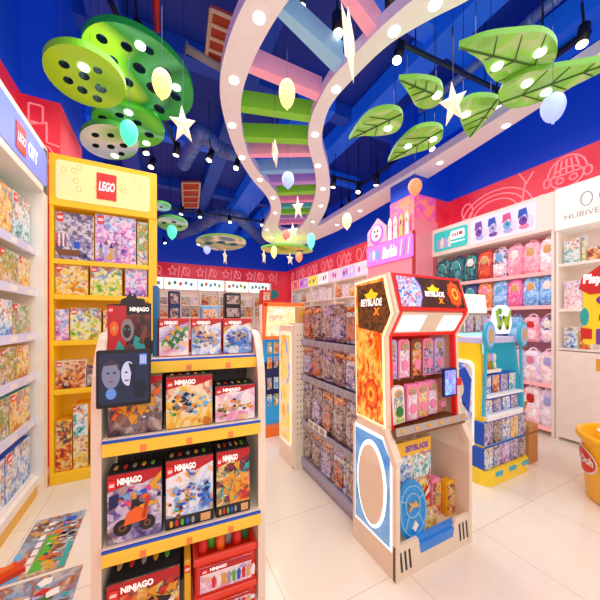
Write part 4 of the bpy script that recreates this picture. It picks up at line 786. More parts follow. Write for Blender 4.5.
# header front
f = FrT((a+.05, 1.268, 1.785), (1, 0, 0), (0, (1.268-1.2)/(1.785-1.55), 1)); hh = .235; wd = b-a-.07
mb = MB(); slab(mb, f, -.01, wd+.03, -hh, .0, -.02, 0, redm); mb.box(a+.02, b+.02, 1.275, 1.58, 1.74, 1.77, bg); mb.build('header_board', t)
mb = MB(); slab(mb, f, .012, wd+.005, -hh+.02, -.018, 0, .003, art('header brown print', ['#221610', '#4a2c18', '#2c1c14', '#6a3c1c'], 10, .25, .4, .1)); hdp = mb.build('header_picture', t); hp = as_parent(hdp)
blup = art('blue energy print', ['#10204c', '#2f6fd0', '#bfe0ff', '#e84a30', '#3fa0e0', '#f0f8ff'], 22, .35, .4, .3)
mb = MB(); poly(mb, f, [(.012, -.02), (.17, -.02), (.2, -.10), (.19, -.17), (.16, -.214), (.012, -.214)], .003, .005, blup); stroke(mb, f, [(.165, -.025), (.198, -.08), (.195, -.15), (.16, -.212)], .008, .005, .007, glow('violet line', '#8a7af0', .8)); mb.build('blue_artwork', hp)
mb = MB(); 
for k, (r, c) in enumerate(((.085, 'red'), (.07, 'orange'), (.055, 'red'), (.04, 'gold'), (.022, 'red'))): poly(mb, f, starp(wd-.075, -.118, r*.85, r*1.15, 8, .85, k*20), .003+k*.0012, .0045+k*.0012, MATS['spinner '+c])
mb.build('spinner_emblem', hp)
mb = MB(); bey(mb, f, .225, .405, -.19, -.06, .005); mb.build('lettering', hp)
# slanted light shelf
p0, p1 = Vector((a+.05, 1.215, 1.545)), Vector((a+.05, 1.295, 1.415)); f = FrT(p0, (1, 0, 0), p0-p1); L_ = (p0-p1).length
mb = MB(); slab(mb, f, -.01, wd+.02, -L_, .0, -.02, 0, bg); sl = mb.build('slanted_board', t); spp = as_parent(sl)
for q in (.04, .40): mb = MB(); poly(mb, f, [(q, -L_+.02), (q+.2, -L_+.02), (q+.2, -.02), (q, -.02)], 0, .004, glow('white square lamp', '#eef2fc', .75)); mb.build('square_lamp', spp)
# interior
mb = MB(); mb.box(a+.04, b, 1.50, 1.53, .84, 1.42, redm); mb.build('back_panel', t); mb = MB(); mb.box(a+.04, b, 1.29, 1.5, 1.40, 1.42, redm); mb.build('canopy', t)
mb = MB(); mb.box(a+.03, b, 1.22, 1.53, .80, .84, pm('brown')); mb.box(a+.03, b, 1.215, 1.225, .82, .865, mat('clear shelf rail', '#b0a49a', .2)); s = mb.build('shelf', t)
[MB().ell((a+.08+i*.11, 1.213, .845), .014, .005, .012, pm('gold'), .8, 8, 6).build('knob', as_parent(s)) for i in range(6)]
mb = MB(); mb.box(a+.04, b-.02, 1.38, 1.39, 1.08, 1.11, pm('brown')); mb.box(a+.04, a+.06, 1.38, 1.5, 1.08, 1.1, pm('brown')); s = mb.build('rail', t)
[MB().ell((a+.09+i*.12, 1.375, 1.115), .02, .01, .014, pm('tan'), .8, 8, 6).build('knob', as_parent(s)) for i in range(4)]
mb = MB(); mb.box(a+.04, b, 1.55, 1.57, .0, .84, mat('brown beige inner board', '#a98a72', .5)); mb.build('lower_back_panel', t)
mb = MB(); mb.box(a+.03, b, 1.22, 1.56, .10, .14, bg); mb.build('lower_floor', t)
mb = MB(); f = Fr('-Y', (a, 1.195, 0)); poly(mb, f, [(.0, 0), (.69, 0), (.69, .20), (.52, .20), (.50, .145), (.20, .145), (.18, .20), (.0, .20)], -.02, 0, bg); lp = mb.build('front_lip', t); lpp = as_parent(lp)
mb = MB(); poly(mb, f, [(.17, .10), (.53, .10), (.55, .185), (.15, .185)], -.04, -.012, mat('blue recess', '#2f7fd0', .4, emit=.15)); poly(mb, f, [(.205, .10), (.495, .10), (.51, .155), (.19, .155)], -.01, .002, mat('blue recess', '#2f7fd0', .4)); mb.build('blue_inlay', lpp)
mb = MB(); dk = mat('dark slot', '#23262e', .5)
for u0 in (.03, .065, .10, .555, .59, .625): mb = MB(); poly(mb, f, [(u0+.014, .045), (u0+.028, .045), (u0+.014, .16), (u0, .16)], 0, .002, dk); mb.build('slot', lpp)
# packs on stand
def tall_pack(x, z, w, h, y, cols, label, tilt=0):
    f = FrT((x, y, z), (1, 0, tilt), (-tilt, 0, 1)); mb = MB(); c1, c2 = cols; poly(mb, f, [(0, 0), (w, 0), (w, h*.93), (w*.85, h), (w*.15, h), (0, h*.93)], -.035, 0, pm(c1)); o = mb.build('hanging_toy_pack', loc=(x+w/2, y, z)); tag(o, label, 'toy pack', 'tall toy packs in the red stand'); pr = as_parent(o)
    mb = MB(); slab(mb, f, w*.12, w*.88, h*.04, h*.72, 0, .004, A(c2, 30)); mb.build('printed_card', pr)
    mb = MB(); poly(mb, f, oval(w*.5, h*.82, w*.3, h*.1, 14), 0, .012, pm('tan')); poly(mb, f, oval(w*.5, h*.82, w*.18, h*.06, 10), .012, .016, pm('grey')); mb.build('badge', pr)
    mb = MB(); poly(mb, f, oval(w*.5, h*.33, w*.28, h*.14, 14), .004, .012, pm('pink' if c1 != 'white' else 'dark green')); mb.build('toy_window', pr)
for i, (c1, c2) in enumerate((('lavender', 'violet and grey'), ('pink', 'light pink and cream'), ('brown', 'orange and brown'), ('pink', 'violet and grey'), ('lavender', 'violet and grey'))):
    tall_pack(a+.052+i*.113, 1.125, .10, .25, 1.335, (c1, c2), '%s tall toy pack, %s from left in the upper row of the red stand' % (c1, ORD[i]))
for i, (c1, c2, tl) in enumerate((('white', 'green and yellow', .06), ('pink', 'light pink and cream', 0), ('pink', 'orange and yellow', 0), ('pink', 'light pink and cream', 0), ('tan', 'brown and orange', 0))):
    tall_pack(a+.055+i*.107+(0 if i == 0 else .015), .868, .095, .225-(.07 if i == 4 else 0), 1.265+.012*i, (c1, c2), '%s tall toy pack, %s from left in the lower row of the red stand' % (c1, ORD[i]), tl)
# small tablet on stand
t2 = thing('tablet_screen', 'small blue glowing screen fixed inside the right side of the red stand', 'screen', (1.72, 1.23, .98)); f = Fr('-Y', (1.665, 1.235, .99)); mb = MB(); poly(mb, f, rrect(0, .13, 0, .19, .01), -.015, 0, pm('navy')); mb.build('bezel', t2)
mb = MB(); slab(mb, f, .012, .118, .015, .175, 0, .002, art('blue screen print', ['#1a2aa8', '#3a7af0', '#8a6af0', '#60c8ff', '#2a3ad0'], 30, 1.2, .3, .2)); mb.build('display', t2); mb = MB(); mb.box(1.74, b+.01, 1.25, 1.262, 1.05, 1.1, redm); mb.build('bracket', t2)
# base contents
t2 = thing('toy_card_pack', 'big yellow and blue play set card behind the round blue toy in the stand base', 'toy set', (1.37, 1.34, .14)); f = Fr('-Y', (1.30, 1.35, .141)); mb = MB(); slab(mb, f, 0, .38, 0, .56, -.05, 0, A('orange and yellow', 14)); mb.build('carton', t2)
mb = MB(); slab(mb, f, 0, .38, .47, .56, 0, .004, pm('yellow')); text(mb, f, 'BEYBLADE', .14, .35, .49, .53, .006, pm('purple'), .04); slab(mb, f, .0, .19, .3, .46, 0, .004, A('blue and white', 20)); slab(mb, f, .21, .38, .3, .45, 0, .004, A('teal and white', 20)); mb.build('printed_front', t2)
mb = MB(); [poly(mb, f, [(.27+i*.02, .1+i*.03), (.36, .14+i*.045), (.37, .17+i*.045), (.28+i*.02, .13+i*.035)], .004, .008, pm('white' if i % 2 else 'red')) for i in range(5)]; mb.build('lettering', t2)
t2 = thing('spinner_toy', 'round blue plastic arena toy leaning in the base of the red stand', 'toy', (1.31, 1.26, .142)); f = FrT((1.41, 1.262, .315), (1, 0, 0), (0, .12, 1)); bl = mat('bright blue plastic', '#1f8ad0', .25, emit=.1); bl2 = mat('pale blue plastic', '#7fc4ea', .3)
mb = MB(); poly(mb, f, oval(0, 0, .125, .178, 32), -.02, 0, bl); mb.build('plate', t2); mb = MB(); stroke(mb, f, oval(0, 0, .108, .145, 28), .008, 0, .008, bl2, True); stroke(mb, f, oval(.0, .03, .06, .07, 20), .01, 0, .008, bl2, True); [stroke(mb, f, [(.06*math.cos(q), .02+.07*math.sin(q)), (.11*math.cos(q), .15*math.sin(q))], .008, 0, .007, bl2) for q in (.5, 2.6, 3.9, 5.5)]; mb.build('rim_line', t2)
mb = MB(); poly(mb, f, [(-.04, .0), (.0, .02), (.05, .01), (.03, .05), (.0, .04), (-.04, .06), (-.02, .03)], 0, .012, pm('tan')); mb.build('emblem', t2); mb = MB(); poly(mb, f, [(-.02, -.1), (.0, -.12), (.03, -.09), (.01, -.06)], 0, .01, pm('white')); mb.build('emblem', t2)
mb = MB(); f = Fr('-Y', (1.555, 1.275, .142)); poly(mb, f, [(-.06, 0), (.09, 0), (.11, .10), (.0, .12), (-.07, .06)], -.03, 0, A('orange and yellow', 24)); o = mb.build('toy_card', loc=f.o); tag(o, 'small yellow toy card lying against the blue inlay in the stand base', 'toy card')
for i, (x, h, c, k, wd_) in enumerate(((1.655, .36, 'pink', 'red and gold', .08), (1.675, .27, 'pink', 'red and gold', .085), (1.77, .25, 'yellow', 'red and gold', .08))):
    f = Fr('-Y', (x, [1.42, 1.33, 1.29][i], .142)); mb = MB(); poly(mb, f, [(0, 0), (wd_, 0), (wd_+.004, h*.5), (wd_, h*.93), (wd_*.5, h), (0, h*.93), (-.004, h*.5)], -.05, 0, pm(c)); o = mb.build('toy_bag', loc=f.o); tag(o, ['tall pink bag of toys at the back of the stand base', 'pink and red bag of toys in the middle of the stand base', 'yellow bag of toys at the right of the stand base'][i], 'toy bag', 'toy bags in the red stand base'); pr = as_parent(o)
    mb = MB(); slab(mb, f, .006, wd_-.006, .02, h*.86, 0, .006, A(k, 26)); poly(mb, f, oval(wd_/2, h*.42, wd_*.33, h*.12, 12), .006, .014, pm('tan')); mb.build('printed_card', pr)

# ================================================================== TEAL AND YELLOW STAND
t = thing('toy_stand', 'teal and yellow toy stand with round ears and a white crest on top', 'display stand', (3.0, 1.75, 0)); YS = 1.55; sa, sb = 2.62, 3.32
tl = mat('teal stand paint', '#36a9c4', .35, emit=.12); yl = mat('yellow stand base', '#f5cf27', .35, emit=.1); mint = mat('pale mint panel', '#9ce8dc', .4, emit=.75)  # mint emission offsets the shade inside the stand; the panel is no lamp
mb = MB(); mb.prism([(x, y, 0) for x, y in ((sa-.02, YS+.02), (sa+.04, YS-.05), (sb-.05, YS-.05), (sb+.02, YS), (sb+.02, YS+.45), (sa-.02, YS+.45))], (0, 0, .13), yl); bs = mb.build('base', t)
f = Fr('-Y', (sa, YS-.05, 0)); [poly(MB(), f, rrect(.1+i*.22, .22+i*.22, .075, .12, .02, 3), 0, .004, tl).build('teal_patch', as_parent(bs)) for i in range(3)]; f = Fr('-X', (sa-.02, YS+.4, 0)); poly(MB(), f, rrect(.06, .28, .06, .11, .02, 3), 0, .004, tl).build('teal_patch', as_parent(bs))
side = [(YS, .13), (YS+.02, .8), (YS+.06, 1.30), (YS+.38, 1.36), (YS+.44, .13)]
mb = MB(); mb.prism([(sa+(z-.13)*.045, y, z) for y, z in side], (.03, 0, 0), yl); s = mb.build('side_panel', t)
f = Fr('-X', (sa+.005, 0, 0)); mb = MB(); poly(mb, f, rrect(-(YS+.34), -(YS+.08), .3, 1.12, .06), .0, .012, glow('white picture edge', '#fdfaf4', .3)); poly(mb, f, rrect(-(YS+.325), -(YS+.095), .33, 1.09, .05), .012, .016, art('blue doll print', ['#2a4ab8', '#5a8af0', '#f0dccc', '#f6ece0', '#e8a8c0', '#8a6ae0'], 5, .1, .4, 0)); poly(mb, f, [(-(YS+.12), .62), (-(YS+.10), .95), (-(YS+.16), 1.05), (-(YS+.25), 1.0), (-(YS+.2), .9), (-(YS+.19), .7)], .016, .019, pm('blue')); poly(mb, f, oval(-(YS+.22), .84, .05, .09, 14), .019, .021, pm('cream')); poly(mb, f, [(-(YS+.28), .4), (-(YS+.14), .4), (-(YS+.16), .7), (-(YS+.27), .72)], .016, .019, pm('cream')); mb.build('side_picture', as_parent(s))
mb = MB(); mb.prism([(sb-(z-.13)*.045-.03, y, z) for y, z in side], (.03, 0, 0), tl); mb.build('side_panel', t)
mb = MB(); mb.box(sa+.03, sb-.03, YS+.36, YS+.39, .13, 1.36, mint); mb.build('back_panel', t)
mb = MB(); f = Fr('-Y', (sa, YS+.02, 0))
poly(mb, f, [(.01, .62), (.04, .62), (.075, 1.28), (.05, 1.28)], 0, .02, tl); mb.build('front_edge', t); mb = MB(); poly(mb, f, [(.69, .62), (.66, .62), (.625, 1.28), (.65, 1.28)], 0, .02, tl); mb.build('front_edge', t)
mb = MB(); mb.box(sa+.05, sb-.05, YS+.03, YS+.36, 1.28, 1.33, mat('lavender top', '#c8bfe0', .4, emit=.15)); mb.build('top_board', t)
for cu, in ((.06,), (.62,)):
    mb = MB(); poly(mb, f, oval(cu, 1.36, .075, .125, 24), .02, .05, tl); e = mb.build('ear', t); mb = MB(); poly(mb, f, oval(cu, 1.36, .058, .10, 24), .05, .055, mat('ear lilac', '#8fb4e0', .4, emit=.2)); poly(mb, f, oval(cu, 1.355, .034, .065, 20), .055, .06, pm('tan')); mb.build('ear_emblem', as_parent(e))
mb = MB(); poly(mb, f, [(.16, 1.37), (.36, 1.37), (.41, 1.46), (.38, 1.6), (.31, 1.64), (.22, 1.64), (.14, 1.6), (.11, 1.46)], .02, .05, mat('crest lavender white', '#dfe6ff', .4, emit=.5)); cr_ = mb.build('crest', t)
mb = MB(); [poly(mb, f, oval(.2+.12*(i % 2), 1.44+.07*(i//2), .035, .03, 10), .05, .055, pm(['green', 'lime', 'teal', 'lime'][i % 4])) for i in range(5)]; stroke(mb, f, [(.15, 1.58), (.2, 1.42), (.26, 1.53), (.32, 1.42), (.37, 1.58)], .03, .05, .056, pm('lime')); mb.build('crest_print', as_parent(cr_))
SH = [(1.02, .52), (.80, .7), (.44, .7), (.135, .7)]
for z in (.80, .62): mb = MB(); mb.box(sa+.05, sb-.05, YS-.01, YS+.36, z-.05 if z < .7 else z-.02, z, mat('white stand shelf', '#eef0f2', .35, emit=.08)); mb.build('shelf', t)
mb = MB(); mb.box(sa+.08, sa+.40, YS+.06, YS+.36, .99, 1.02, pm('white')); mb.build('shelf', t)
for k in range(6):
    x = sa+.11+k*.048; mb = MB(); mb.cyl((x, YS+.10, 1.022), (x, YS+.10, 1.09), .022, .014, pm(['green', 'gold', 'lime', 'orange', 'green', 'white'][k]), 8); mb.ell((x, YS+.10, 1.13), .022, .018, .045, pm(['white', 'tan', 'white', 'skin', 'lavender', 'white'][k]), 1, 8, 6); o = mb.build('toy_figure', loc=(x, YS+.14, 1.022)); tag(o, 'tiny toy figure on the small upper shelf of the teal stand, %s from left' % ORD[k], 'figure', 'tiny figures on the teal stand')
for k in range(4):
    x = sa+.09+k*.14; product(Fr('-Y', (x, YS+.05, .802)), .12, .17, .1, ['blue and white', 'orange and brown', 'violet and grey', 'teal and white'][k], '%s toy box, %s from left, upper bay of teal stand' % (['blue and white', 'orange and brown', 'violet and grey', 'teal and white'][k], ORD[k]), 'toy boxes on the teal stand', pm('blue'), sc=24)
for k in range(4):
    x = sa+.07+k*.145; product(Fr('-Y', (x, YS+.03, .622)), .13, .13, .1, ['blue and white', 'violet and grey'][k % 2], 'low blue toy tray, %s from left above white shelf of teal stand' % ORD[k], 'low blue trays on the teal stand', pm('blue'), sc=24)
for zi, (z, h) in enumerate(((.355, .21), (.135, .20))):
    for k in range(5):
        x = sa+.0+k*.14; product(Fr('-Y', (x, YS-.01, z)), .135, h, .12, ['violet and grey', 'dark brown and grey', 'blue and white', 'orange and yellow', 'violet and grey'][k] if zi == 0 else ['blue and white', 'violet and grey', 'purple and pink', 'violet and grey', 'dark brown and grey'][k], 'blue edged toy box, %s from left in the %s row of the teal stand' % (ORD[k], ['lower middle', 'lowest'][zi]), 'blue edged boxes low on the teal stand', pm('blue'), sc=24)
mb = MB(); mb.box(sa+.04, sb-.04, YS-.0, YS+.36, .337, .353, pm('light blue')); mb.build('shelf', t)

# cartons beside the stand
mb = MB(); cm = mat('brown cardboard', '#c98f4e', .7); mb.box(3.42, 3.60, 1.56, 1.74, 0, .40, cm, .004); o = mb.build('cardboard_box', loc=(3.5, 1.65, 0)); tag(o, 'tall closed brown cardboard box on the floor right of the teal stand', 'cardboard box'); pr = as_parent(o); mb = MB(); mb.box(3.42, 3.60, 1.556, 1.559, .32, .33, pm('brown')); mb.build('seam', pr)
t2 = thing('cardboard_box', 'open brown cardboard carton with raised flaps behind the tall closed box', 'cardboard box', (3.55, 1.87, 0)); mb = MB(); mb.box(3.42, 3.72, 1.76, 1.98, 0, .40, cm, .003); mb.build('carton', t2); mb = MB(); mb.prism([(3.42, 1.76, .40), (3.72, 1.76, .40), (3.76, 1.72, .58), (3.40, 1.72, .58)], (0, .005, 0), cm); mb.prism([(3.42, 1.98, .40), (3.72, 1.98, .40), (3.74, 2.02, .55), (3.40, 2.02, .55)], (0, .005, 0), cm); mb.build('flap', t2)

# display behind the teal stand
t = thing('toy_stand', 'grey toy rack with white lit header between the red stand and the teal stand', 'display stand', (3.9, 2.5, 0)); mb = MB(); mb.box(3.62, 4.15, 2.42, 2.65, 0, 1.6, mat('grey stand board', '#a8a4b0', .5)); mb.build('body', t)
f = Fr('-Y', (3.62, 2.40, 0)); mb = MB(); poly(mb, f, [(.0, 1.6), (.53, 1.6), (.48, 1.85), (.06, 1.85)], -.05, 0, glow('cream edge header', '#ffe9b8', 1.2)); poly(mb, f, [(.04, 1.62), (.47, 1.62), (.43, 1.82), (.09, 1.82)], 0, .004, glow('white header', '#eef2f8', 1.1)); mb.build('header', t)
for r_, z in enumerate((1.34, 1.08)):
    for k in range(6): x = 3.64+k*.084; product(Fr('-Y', (x, 2.39, z)), .075, .22, .02, ['violet and grey', 'purple and pink', 'dark brown and grey', 'blue and white'][(k+r_) % 4], 'small toy pack, %s from left in the %s row of the grey rack' % (ORD[k], ['upper', 'lower'][r_]), 'small packs on the grey rack', pm('white'), name='hanging_toy_pack', cat='toy pack', sc=26)

# ================================================================== RIGHT WALL BACKPACK UNIT
XR = 4.48; yA, yB = 1.80, 3.54
u = thing('shelf_unit', 'white wall shelving with teal and cartoon sign header, filled with school backpacks', 'shelving', (4.7, 2.6, 0)); wh2 = mat('warm white laminate', '#f3e6da', .35, emit=.06)
mb = MB(); mb.box(4.82, 4.86, yA, yB, 0, 2.7, mat('pink slat wall', '#eab0ba', .5)); mb.build('back_panel', u)
for y in (yA-.03, yB-.0): mb = MB(); mb.box(XR, 4.86, y, y+.03, 0, 2.7, wh2); mb.build('side_panel', u)
mb = MB(); mb.box(XR-.02, 4.94, yA-.03, yB+.03, 2.65, 3.13, wh2, .004); hd = mb.build('sign_header', u); hp = as_parent(hd)
f = Fr('-X', (XR-.02, 0, 0)); mb = MB(); poly(mb, f, rrect(-3.50, -2.88, 2.72, 3.06, .05), 0, .01, mat('teal sign glow', '#23b9b4', .4, emit=.45)); mb.build('sign_face', hp)
mb = MB(); wgl = glow('white letters', '#ffffff', .7)
for i in range(4): poly(mb, f, [(-3.43+i*.07, 2.76), (-3.38+i*.07, 2.76), (-3.37+i*.07, 2.88+.03*(i % 2)), (-3.405+i*.07, 2.95), (-3.44+i*.07, 2.88)], .01, .014, pm('white' if i % 2 else 'lavender'))
poly(mb, f, rrect(-3.17, -2.93, 2.87, 3.01, .03), .01, .014, wgl); poly(mb, f, oval(-2.99, 2.945, .035, .035, 8), .014, .017, pm('red')); [slab(mb, f, -3.15+i*.032, -3.13+i*.032, 2.91, 2.97, .014, .017, pm('red')) for i in range(4)]; stroke(mb, f, [(-3.17, 2.82), (-2.93, 2.82)], .015, .01, .014, wgl); mb.build('sign_print', hp)
mb = MB(); poly(mb, f, rrect(-2.83, -1.95, 2.70, 3.08, .02), 0, .006, glow('lit white panel', '#eceafc', .15)); mb.build('sign_face', hp)
mb = MB()
for i in range(4):
    cu = -2.70+i*.2; cols = ['purple', 'lavender', 'light blue', 'purple']; poly(mb, f, oval(cu+.05, 2.83, .08, .10, 14), .003, .006, pm(['lavender', 'white', 'lavender', 'light blue'][i])); poly(mb, f, oval(cu, 2.86, .05, .06, 14), .006, .012, pm(cols[i])); poly(mb, f, [(cu-.06, 2.9), (cu+.03, 2.95), (cu+.06, 2.88), (cu+.04, 3.03), (cu-.05, 3.02)], .012, .016, pm(['purple', 'blue', 'hot pink', 'blue'][i])); poly(mb, f, oval(cu+.01, 2.78, .06, .035, 12), .006, .01, pm(['lavender', 'purple', 'lavender', 'pink'][i])); poly(mb, f, oval(cu+.01, 2.87, .012, .018, 8), .016, .019, blk)
mb.build('sign_print', hp)
pkl = mat('pink lit shelf edge', '#f6a8a8', .4, emit=.35)
for z in (2.12, 1.68, .66, .1):
    mb = MB(); mb.box(XR+.02, 4.82, yA, yB, z-.03, z, wh2); s = mb.build('shelf', u); mb = MB(); mb.box(XR, XR+.02, yA, yB, z-.035, z+.012, pkl); mb.build('shelf_edge', as_parent(s))
def backpack(y, z, w, h, c1, c2, pk, label, x=XR+.12, grp=None):
    """school bag facing -X, y = left edge seen from the room"""
    t = thing('school_backpack', label, 'backpack', (x, y-w/2, z), grp); yc = y-w/2; d = .085
    mb = MB(); mb.ell((x, yc, z+h*.48), d, w*.52, h*.48, c1, .42, 18, 12, .06); mb.build('bag_body', t)
    mb = MB(); mb.ell((x-d*.75, yc, z+h*.27), d*.55, w*.37, h*.2, c2, .55, 16, 9); mb.build('front_pocket', t)
    mb = MB(); mb.ell((x-d*.82, yc, z+h*.66), d*.22, w*.3, h*.17, pk, .8, 14, 8); mb.build('printed_patch', t)
    mb = MB(); mb.tube([(x, yc+.05*math.cos(q), z+h*.92+.05*math.sin(q)) for q in [math.pi*i/6 for i in range(7)]], .01, c2, 6); mb.build('handle', t)
    mb = MB(); mb.tube([(x-d*.93, yc+w*.33*math.cos(q), z+h*.45+h*.36*math.sin(q)) for q in [math.pi*i/8 for i in range(9)]], .005, pm('white'), 5); mb.build('zip', t)
def pal(c): return art('bag print '+c, {'dark teal': ['#0f3c52', '#1f7a86', '#16283f', '#4fb0a8', '#24406a'], 'red': ['#c8281c', '#ee5a3a', '#a81c1c', '#f8a05a'], 'black and lilac': ['#1c1824', '#b88ad0', '#f0e8f4', '#2c2434', '#8a5ac0'], 'pink': ['#f29ab4', '#f8c0cc', '#ee7a9c', '#fbe0e4'], 'white and pink': ['#fbeef0', '#f6b8c8', '#ffffff', '#f2cad8'], 'orange': ['#e8763a', '#f6a86a', '#c8502a', '#f8d0a0'], 'blue': ['#6aaee8', '#a8d4f6', '#4a8ad8', '#e4f2fc'], 'hot pink': ['#e8569a', '#f48ab8', '#d83a88', '#f8b0cc'], 'pale lilac': ['#e8dcf0', '#f6e8f0', '#cbb8e4', '#ffffff'], 'navy': ['#1c2a5c', '#34509a', '#101a3c']}[c], 9, .12, .5, .2)
Rw = [(2.122, .46, [('dark teal', .26), ('dark teal', .26), ('dark teal', .22), ('red', .22), ('black and lilac', .2), ('pink', .19), ('pink', .19), ('white and pink', .17)]),
      (1.682, .41, [('orange', .26), ('dark teal', .26), ('navy', .22), ('orange', .22), ('blue', .2), ('hot pink', .19), ('blue', .19), ('blue', .17)]),
      (1.20, .36, [('dark teal', .26), ('navy', .26), ('navy', .22), ('black and lilac', .22), ('navy', .2), ('blue', .19), ('pink', .19), ('black and lilac', .17)]),
      (.662, .44, [('pink', .26), ('dark teal', .26), ('pink', .22), ('pale lilac', .22), ('pink', .2), ('pale lilac', .19), ('pale lilac', .19), ('white and pink', .17)]),
      (.102, .50, [('hot pink', .26), ('dark teal', .26), ('pink', .22), ('red', .22), ('hot pink', .2), ('hot pink', .19), ('white and pink', .19), ('pale lilac', .17)])]
rwn = ['top', 'second', 'hanging middle', 'fourth', 'bottom']
for ri, (z, h, its) in enumerate(Rw):
    y = yB-.02
    for i, (c, w) in enumerate(its):
        m = pal(c); c2 = pal(R.choice([c, 'white and pink' if 'pink' in c or 'lilac' in c else c])); pk = pm(R.choice(['white', 'light blue', 'pink', 'lavender', 'tan', 'red']) if c not in ('dark teal', 'navy') else R.choice(['teal', 'white', 'lime']))
        backpack(y, z, w, h, m, c2, pk, '%s backpack, %s from left, %s row of the right wall shelving' % (c, ORD[i], rwn[ri]), grp='backpacks in the %s row of the right wall shelving' % rwn[ri]); y -= w+.005
mb = MB(); [mb.cyl((4.82, y, 1.53), (XR+.1, y, 1.545), .008, .008, pm('grey'), 6) for y in (3.4, 3.12, 2.9, 2.65, 2.4, 2.2, 2.05, 1.9)]; mb.build('hook', u)

# white cabinet at the far right
u = thing('display_cabinet', 'white display cabinet with open shelves and a plain lower door at the right edge', 'cabinet', (4.7, 1.2, 0)); cA, cB = .55, 1.755
mb = MB(); mb.box(4.80, 4.86, cA, cB, 0, 2.7, wh2); mb.build('back_panel', u)
for y in (cB-.03, cA): mb = MB(); mb.box(XR, 4.8, y, y+.03, 0, 2.7, wh2); mb.build('side_panel', u)
mb = MB(); mb.box(XR-.02, 4.94, cA, cB+.005, 2.62, 3.14, mat('white lit header', '#fbf6ee', .35, emit=.15), .004); hd = mb.build('sign_header', u); hp = as_parent(hd)
f = Fr('-X', (XR-.02, 0, 0)); mb = MB(); gry = mat('grey sign print', '#a09ca4', .5, emit=.1); text(mb, f, 'HUBIVERSE', -1.66, -1.2, 2.725, 2.79, .003, gry, 0); mb.build('lettering', hp)
mb = MB(); stroke(mb, f, oval(-1.46, 2.92, .05, .08, 20), .01, 0, .003, gry, True); stroke(mb, f, oval(-1.3, 2.92, .05, .08, 20), .01, 0, .003, gry, True); mb.build('ring_logo', hp)
for z in (2.2, 1.64, 1.15): mb = MB(); mb.box(XR, 4.8, cA+.03, cB-.03, z-.035, z, wh2); mb.build('shelf', u)
mb = MB(); mb.box(XR, XR+.02, cA+.03, cB-.03, .04, 1.13, wh2); mb.build('door', u)
its = [(1.70, 2.2, .15, .3, 'teal and white', 'white framed card with teal picture at the left of the top cabinet shelf'), (1.53, 2.2, .03, .32, 'green and yellow', 'thin green book standing on the top cabinet shelf'), (1.48, 2.2, .14, .17, 'orange and brown', 'brown toy box on the top cabinet shelf'), (1.33, 2.2, .16, .2, 'light pink and cream', 'pale toy box at the right of the top cabinet shelf'),
       (1.70, 1.64, .17, .34, 'light pink and cream', 'white card with small figures on the middle cabinet shelf'), (1.51, 1.64, .14, .26, 'light pink and cream', 'pale box beside the white card on the middle cabinet shelf'), (1.70, 1.15, .13, .26, 'blue and white', 'white and blue boxed item at the left of the lowest cabinet shelf'), (1.55, 1.15, .10, .22, 'red and gold', 'red and grey boxed item on the lowest cabinet shelf')]
for y, z, w, h, k, l in its: product(Fr('-X', (XR+.06, y, z+.001)), w, h, .08, k, l, None, pm('white'), name='boxed_item', cat='box', sc=18)

# ================================================================== PLAY-DOH TUB AND STANDEE
pc = Vector((3.42, .82, 0)); ply = mat('play tub yellow', '#f7b416', .3, emit=.1)
t = thing('display_tub', 'giant yellow tub with red oval logo at the right edge, filled with small tubs', 'tub', pc); N = 48
def lathe(mb, prof, c, m, n=N):
    vs = []; 
    for r, z in prof:
        for i in range(n): q = 2*math.pi*i/n; vs.append((c.x+r*math.cos(q), c.y+r*math.sin(q), z))
    mb.add(vs, [[j*n+i, j*n+(i+1) % n, (j+1)*n+(i+1) % n, (j+1)*n+i] for j in range(len(prof)-1) for i in range(n)], m, True)
rt = .36; mb = MB(); lathe(mb, [(0, .0), (.27, .0), (.295, .02), (rt-.04, .47), (rt-.02, .50), (rt-.005, .51), (rt-.005, .55), (rt-.02, .555), (rt-.045, .54), (rt-.06, .40), (0, .40)], pc, ply); mb.build('shell', t)
# curved logo facing camera-left
def curved(mb, pts2, m, off, ang0, rr=.315, fs=None):
    vs = [(pc.x+(rr-.315+.295+(v-.02)*.0729+off)*math.cos(ang0+u_/rr), pc.y+(rr-.315+.295+(v-.02)*.0729+off)*math.sin(ang0+u_/rr), v) for u_, v in pts2]; mb.add(vs, fs or [list(range(len(vs)))], m)
ang = math.radians(127)
mb = MB()
def grid_oval(cu, cv, ru, rv, m, off):
    n = 24; V = [(cu, cv)]+[(cu+ru*k*math.cos(2*math.pi*i/n), cv+rv*k*math.sin(2*math.pi*i/n)) for k in (.35, .7, 1) for i in range(n)]
    fs = [[0, 1+i, 1+(i+1) % n] for i in range(n)]+[[1+j*n+i, 1+j*n+(i+1) % n, 1+(j+1)*n+(i+1) % n, 1+(j+1)*n+i] for j in range(2) for i in range(n)]
    curved(mb, V, m, off, ang, fs=fs)
grid_oval(-.02, .32, .17, .115, pm('white'), .004); grid_oval(-.02, .32, .155, .10, mat('logo oval red', '#d8301f', .35, emit=.1), .008); mb.build('logo', t)
mb = MB(); vs, fs = text_geo('Play-Doh', .05, .1); curved(mb, [(-.165+a_*.29, .28+b_*.09) for a_, b_ in vs], pm('white'), .013, ang, fs=fs); mb.build('lettering', t)
